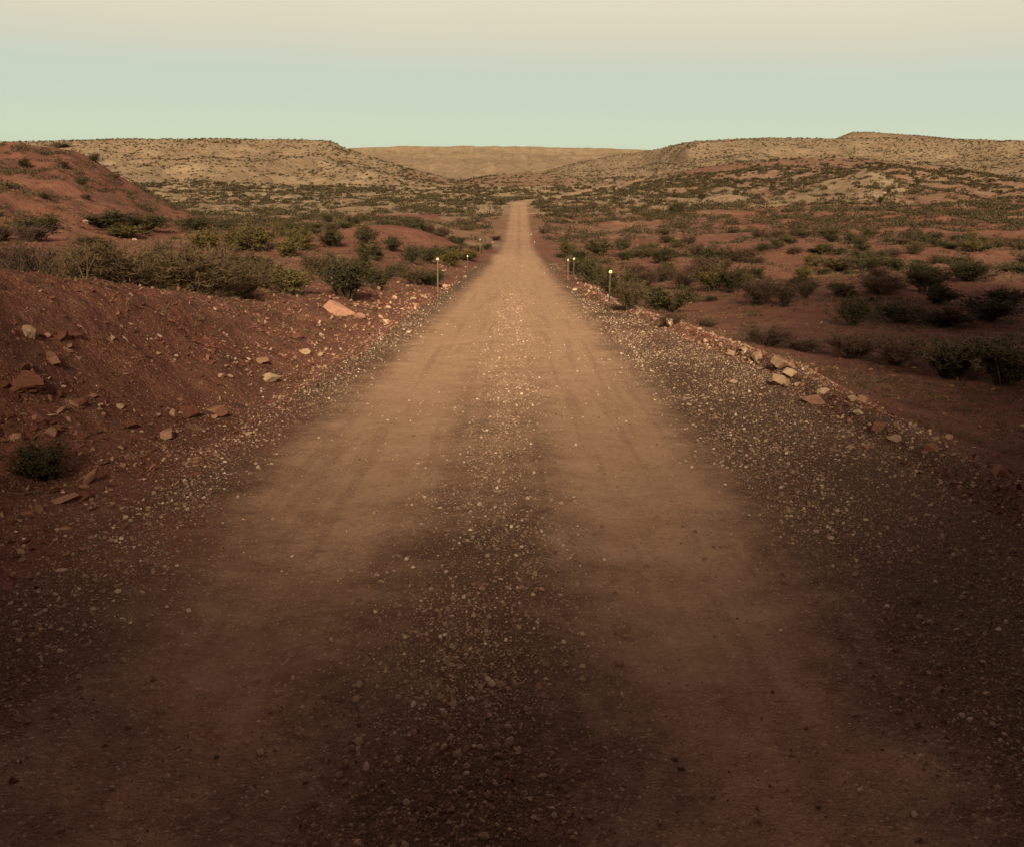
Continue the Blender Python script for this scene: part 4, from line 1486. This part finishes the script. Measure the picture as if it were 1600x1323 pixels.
# ------------------------------------------------------------------ roadside posts
def post_materials():
    m1, n, l, b = mat_new("weathered_post_steel")
    k = NB(n, l)
    tc = n.new("ShaderNodeTexCoord").outputs["Object"]
    c = k.mix(k.ramp(k.noise(tc, 14, 5), 0.4, 0.65), (0.055, 0.048, 0.035, 1), (0.12, 0.085, 0.055, 1))
    l.new(c, b.inputs["Base Color"])
    b.inputs["Roughness"].default_value = 0.6
    m2, n, l, b = mat_new("pale_post_paint")
    k = NB(n, l)
    tc = n.new("ShaderNodeTexCoord").outputs["Object"]
    c = k.mix(k.ramp(k.noise(tc, 11, 5), 0.45, 0.7), (0.16, 0.13, 0.088, 1), (0.09, 0.066, 0.044, 1))
    l.new(c, b.inputs["Base Color"])
    m3, n, l, b = mat_new("yellow_reflector")
    b.inputs["Base Color"].default_value = (0.85, 0.74, 0.33, 1)
    b.inputs["Roughness"].default_value = 0.3
    m4, n, l, b = mat_new("white_reflector")
    b.inputs["Base Color"].default_value = (0.72, 0.68, 0.54, 1)
    b.inputs["Roughness"].default_value = 0.3
    m5, n, l, b = mat_new("reflector_backing")
    b.inputs["Base Color"].default_value = (0.10, 0.09, 0.07, 1)
    return m1, m2, m3, m4, m5


P_DARK, P_PALE, P_YEL, P_WHT, P_BACK = post_materials()


def bm_obj(name, bm, mat, parent):
    me = bpy.data.meshes.new(name)
    bm.to_mesh(me)
    bm.free()
    me.materials.append(mat)
    return link(name, me, parent)


def post(px, py, top, label, pale=False, white=False, round_head=True, d=None):
    x, y, z = at(px, d) if d else ray_hit(px, py)
    h = (E(top) - z / y) * y
    e = bpy.data.objects.new("marker_post", None)
    COL.objects.link(e)
    e.location = (x, y, z)
    e.rotation_euler = (random.uniform(-.02, .02), random.uniform(-.02, .02), 0)
    tag(e, label, "marker post", None)
    # U-channel shaft
    hs = h - 0.06
    w, dp, tk = 0.022, 0.018, 0.006
    prof = [(-w, -dp), (-w + tk, -dp), (-w + tk, dp - tk), (w - tk, dp - tk), (w - tk, -dp), (w, -dp), (w, dp), (-w, dp)]
    bm = bmesh.new()
    lo = [bm.verts.new((a, b, -0.15)) for a, b in prof]
    hi = [bm.verts.new((a, b, hs)) for a, b in prof]
    for i in range(8):
        j = (i + 1) % 8
        bm.faces.new((lo[i], lo[j], hi[j], hi[i]))
    bm.faces.new(hi)
    bm.normal_update()
    bm_obj("shaft", bm, P_PALE if pale else P_DARK, e)
    # round button reflector on a backing disc, facing the oncoming road
    rr = 0.046 if round_head else 0.034
    back = bmesh.new()
    bmesh.ops.create_cone(back, cap_ends=True, segments=20, radius1=rr + 0.008, radius2=rr + 0.008, depth=0.010)
    bmesh.ops.rotate(back, verts=back.verts, matrix=__import__("mathutils").Matrix.Rotation(math.radians(90), 3, 'X'))
    bmesh.ops.translate(back, verts=back.verts, vec=(0, -0.026, h - 0.05))
    ob = bm_obj("reflector_plate", back, P_BACK, e)
    bm = bmesh.new()
    bmesh.ops.create_uvsphere(bm, u_segments=18, v_segments=8, radius=rr)
    bmesh.ops.scale(bm, verts=bm.verts, vec=(1, 1, 1) if round_head else (0.8, 0.8, 1.6))
    bmesh.ops.scale(bm, verts=bm.verts, vec=(1, 0.45, 1))
    bmesh.ops.translate(bm, verts=bm.verts, vec=(0, -0.036, h - 0.05))
    rf = bm_obj("reflector", bm, P_WHT if white else P_YEL, e)
    for pl in rf.data.polygons:
        pl.use_smooth = True
    # two fixing bolts below the head
    bm = bmesh.new()
    for zz in (0.14, 0.30):
        mm = bmesh.ops.create_cone(bm, cap_ends=True, segments=8, radius1=0.009, radius2=0.009, depth=0.012)["verts"]
        bmesh.ops.rotate(bm, verts=mm, matrix=__import__("mathutils").Matrix.Rotation(math.radians(90), 3, 'X'))
        bmesh.ops.translate(bm, verts=mm, vec=(0, dp + 0.004, h - zz))
    bm_obj("bolt", bm, P_DARK, e)
    print("post", label[:30], round(x, 2), round(y, 2), round(z, 2), "h", round(h, 2))
    return e


post(951.5, 487, 422, "nearest dark post with a round yellow reflector on the right shoulder")
post(896, 441, 403, "dark post with pale yellow head, right one of the paired posts on the right")
post(887.5, 438, 405, "pale post with narrow white head, left one of the paired posts on the right", pale=True, white=True, round_head=False)
post(684, 458, 403, "pale post with round yellow head on the left shoulder, by a cream boulder", pale=True)
post(731, 433, 399, "slim dark post with small pale head on the left, up the road from the first", white=True, round_head=False)
post(830, 391, 366, "far dark post with a white head on the right near the dip", white=True)
post(835, 392, 378, "far short dark post on the right beside the white headed one", round_head=False)
post(770, 390, 378, "far short dark post before the pale side track on the left", round_head=False)
post(750, 396, 374, "far pale post at the end of the red mound on the left", pale=True, white=True, round_head=False)
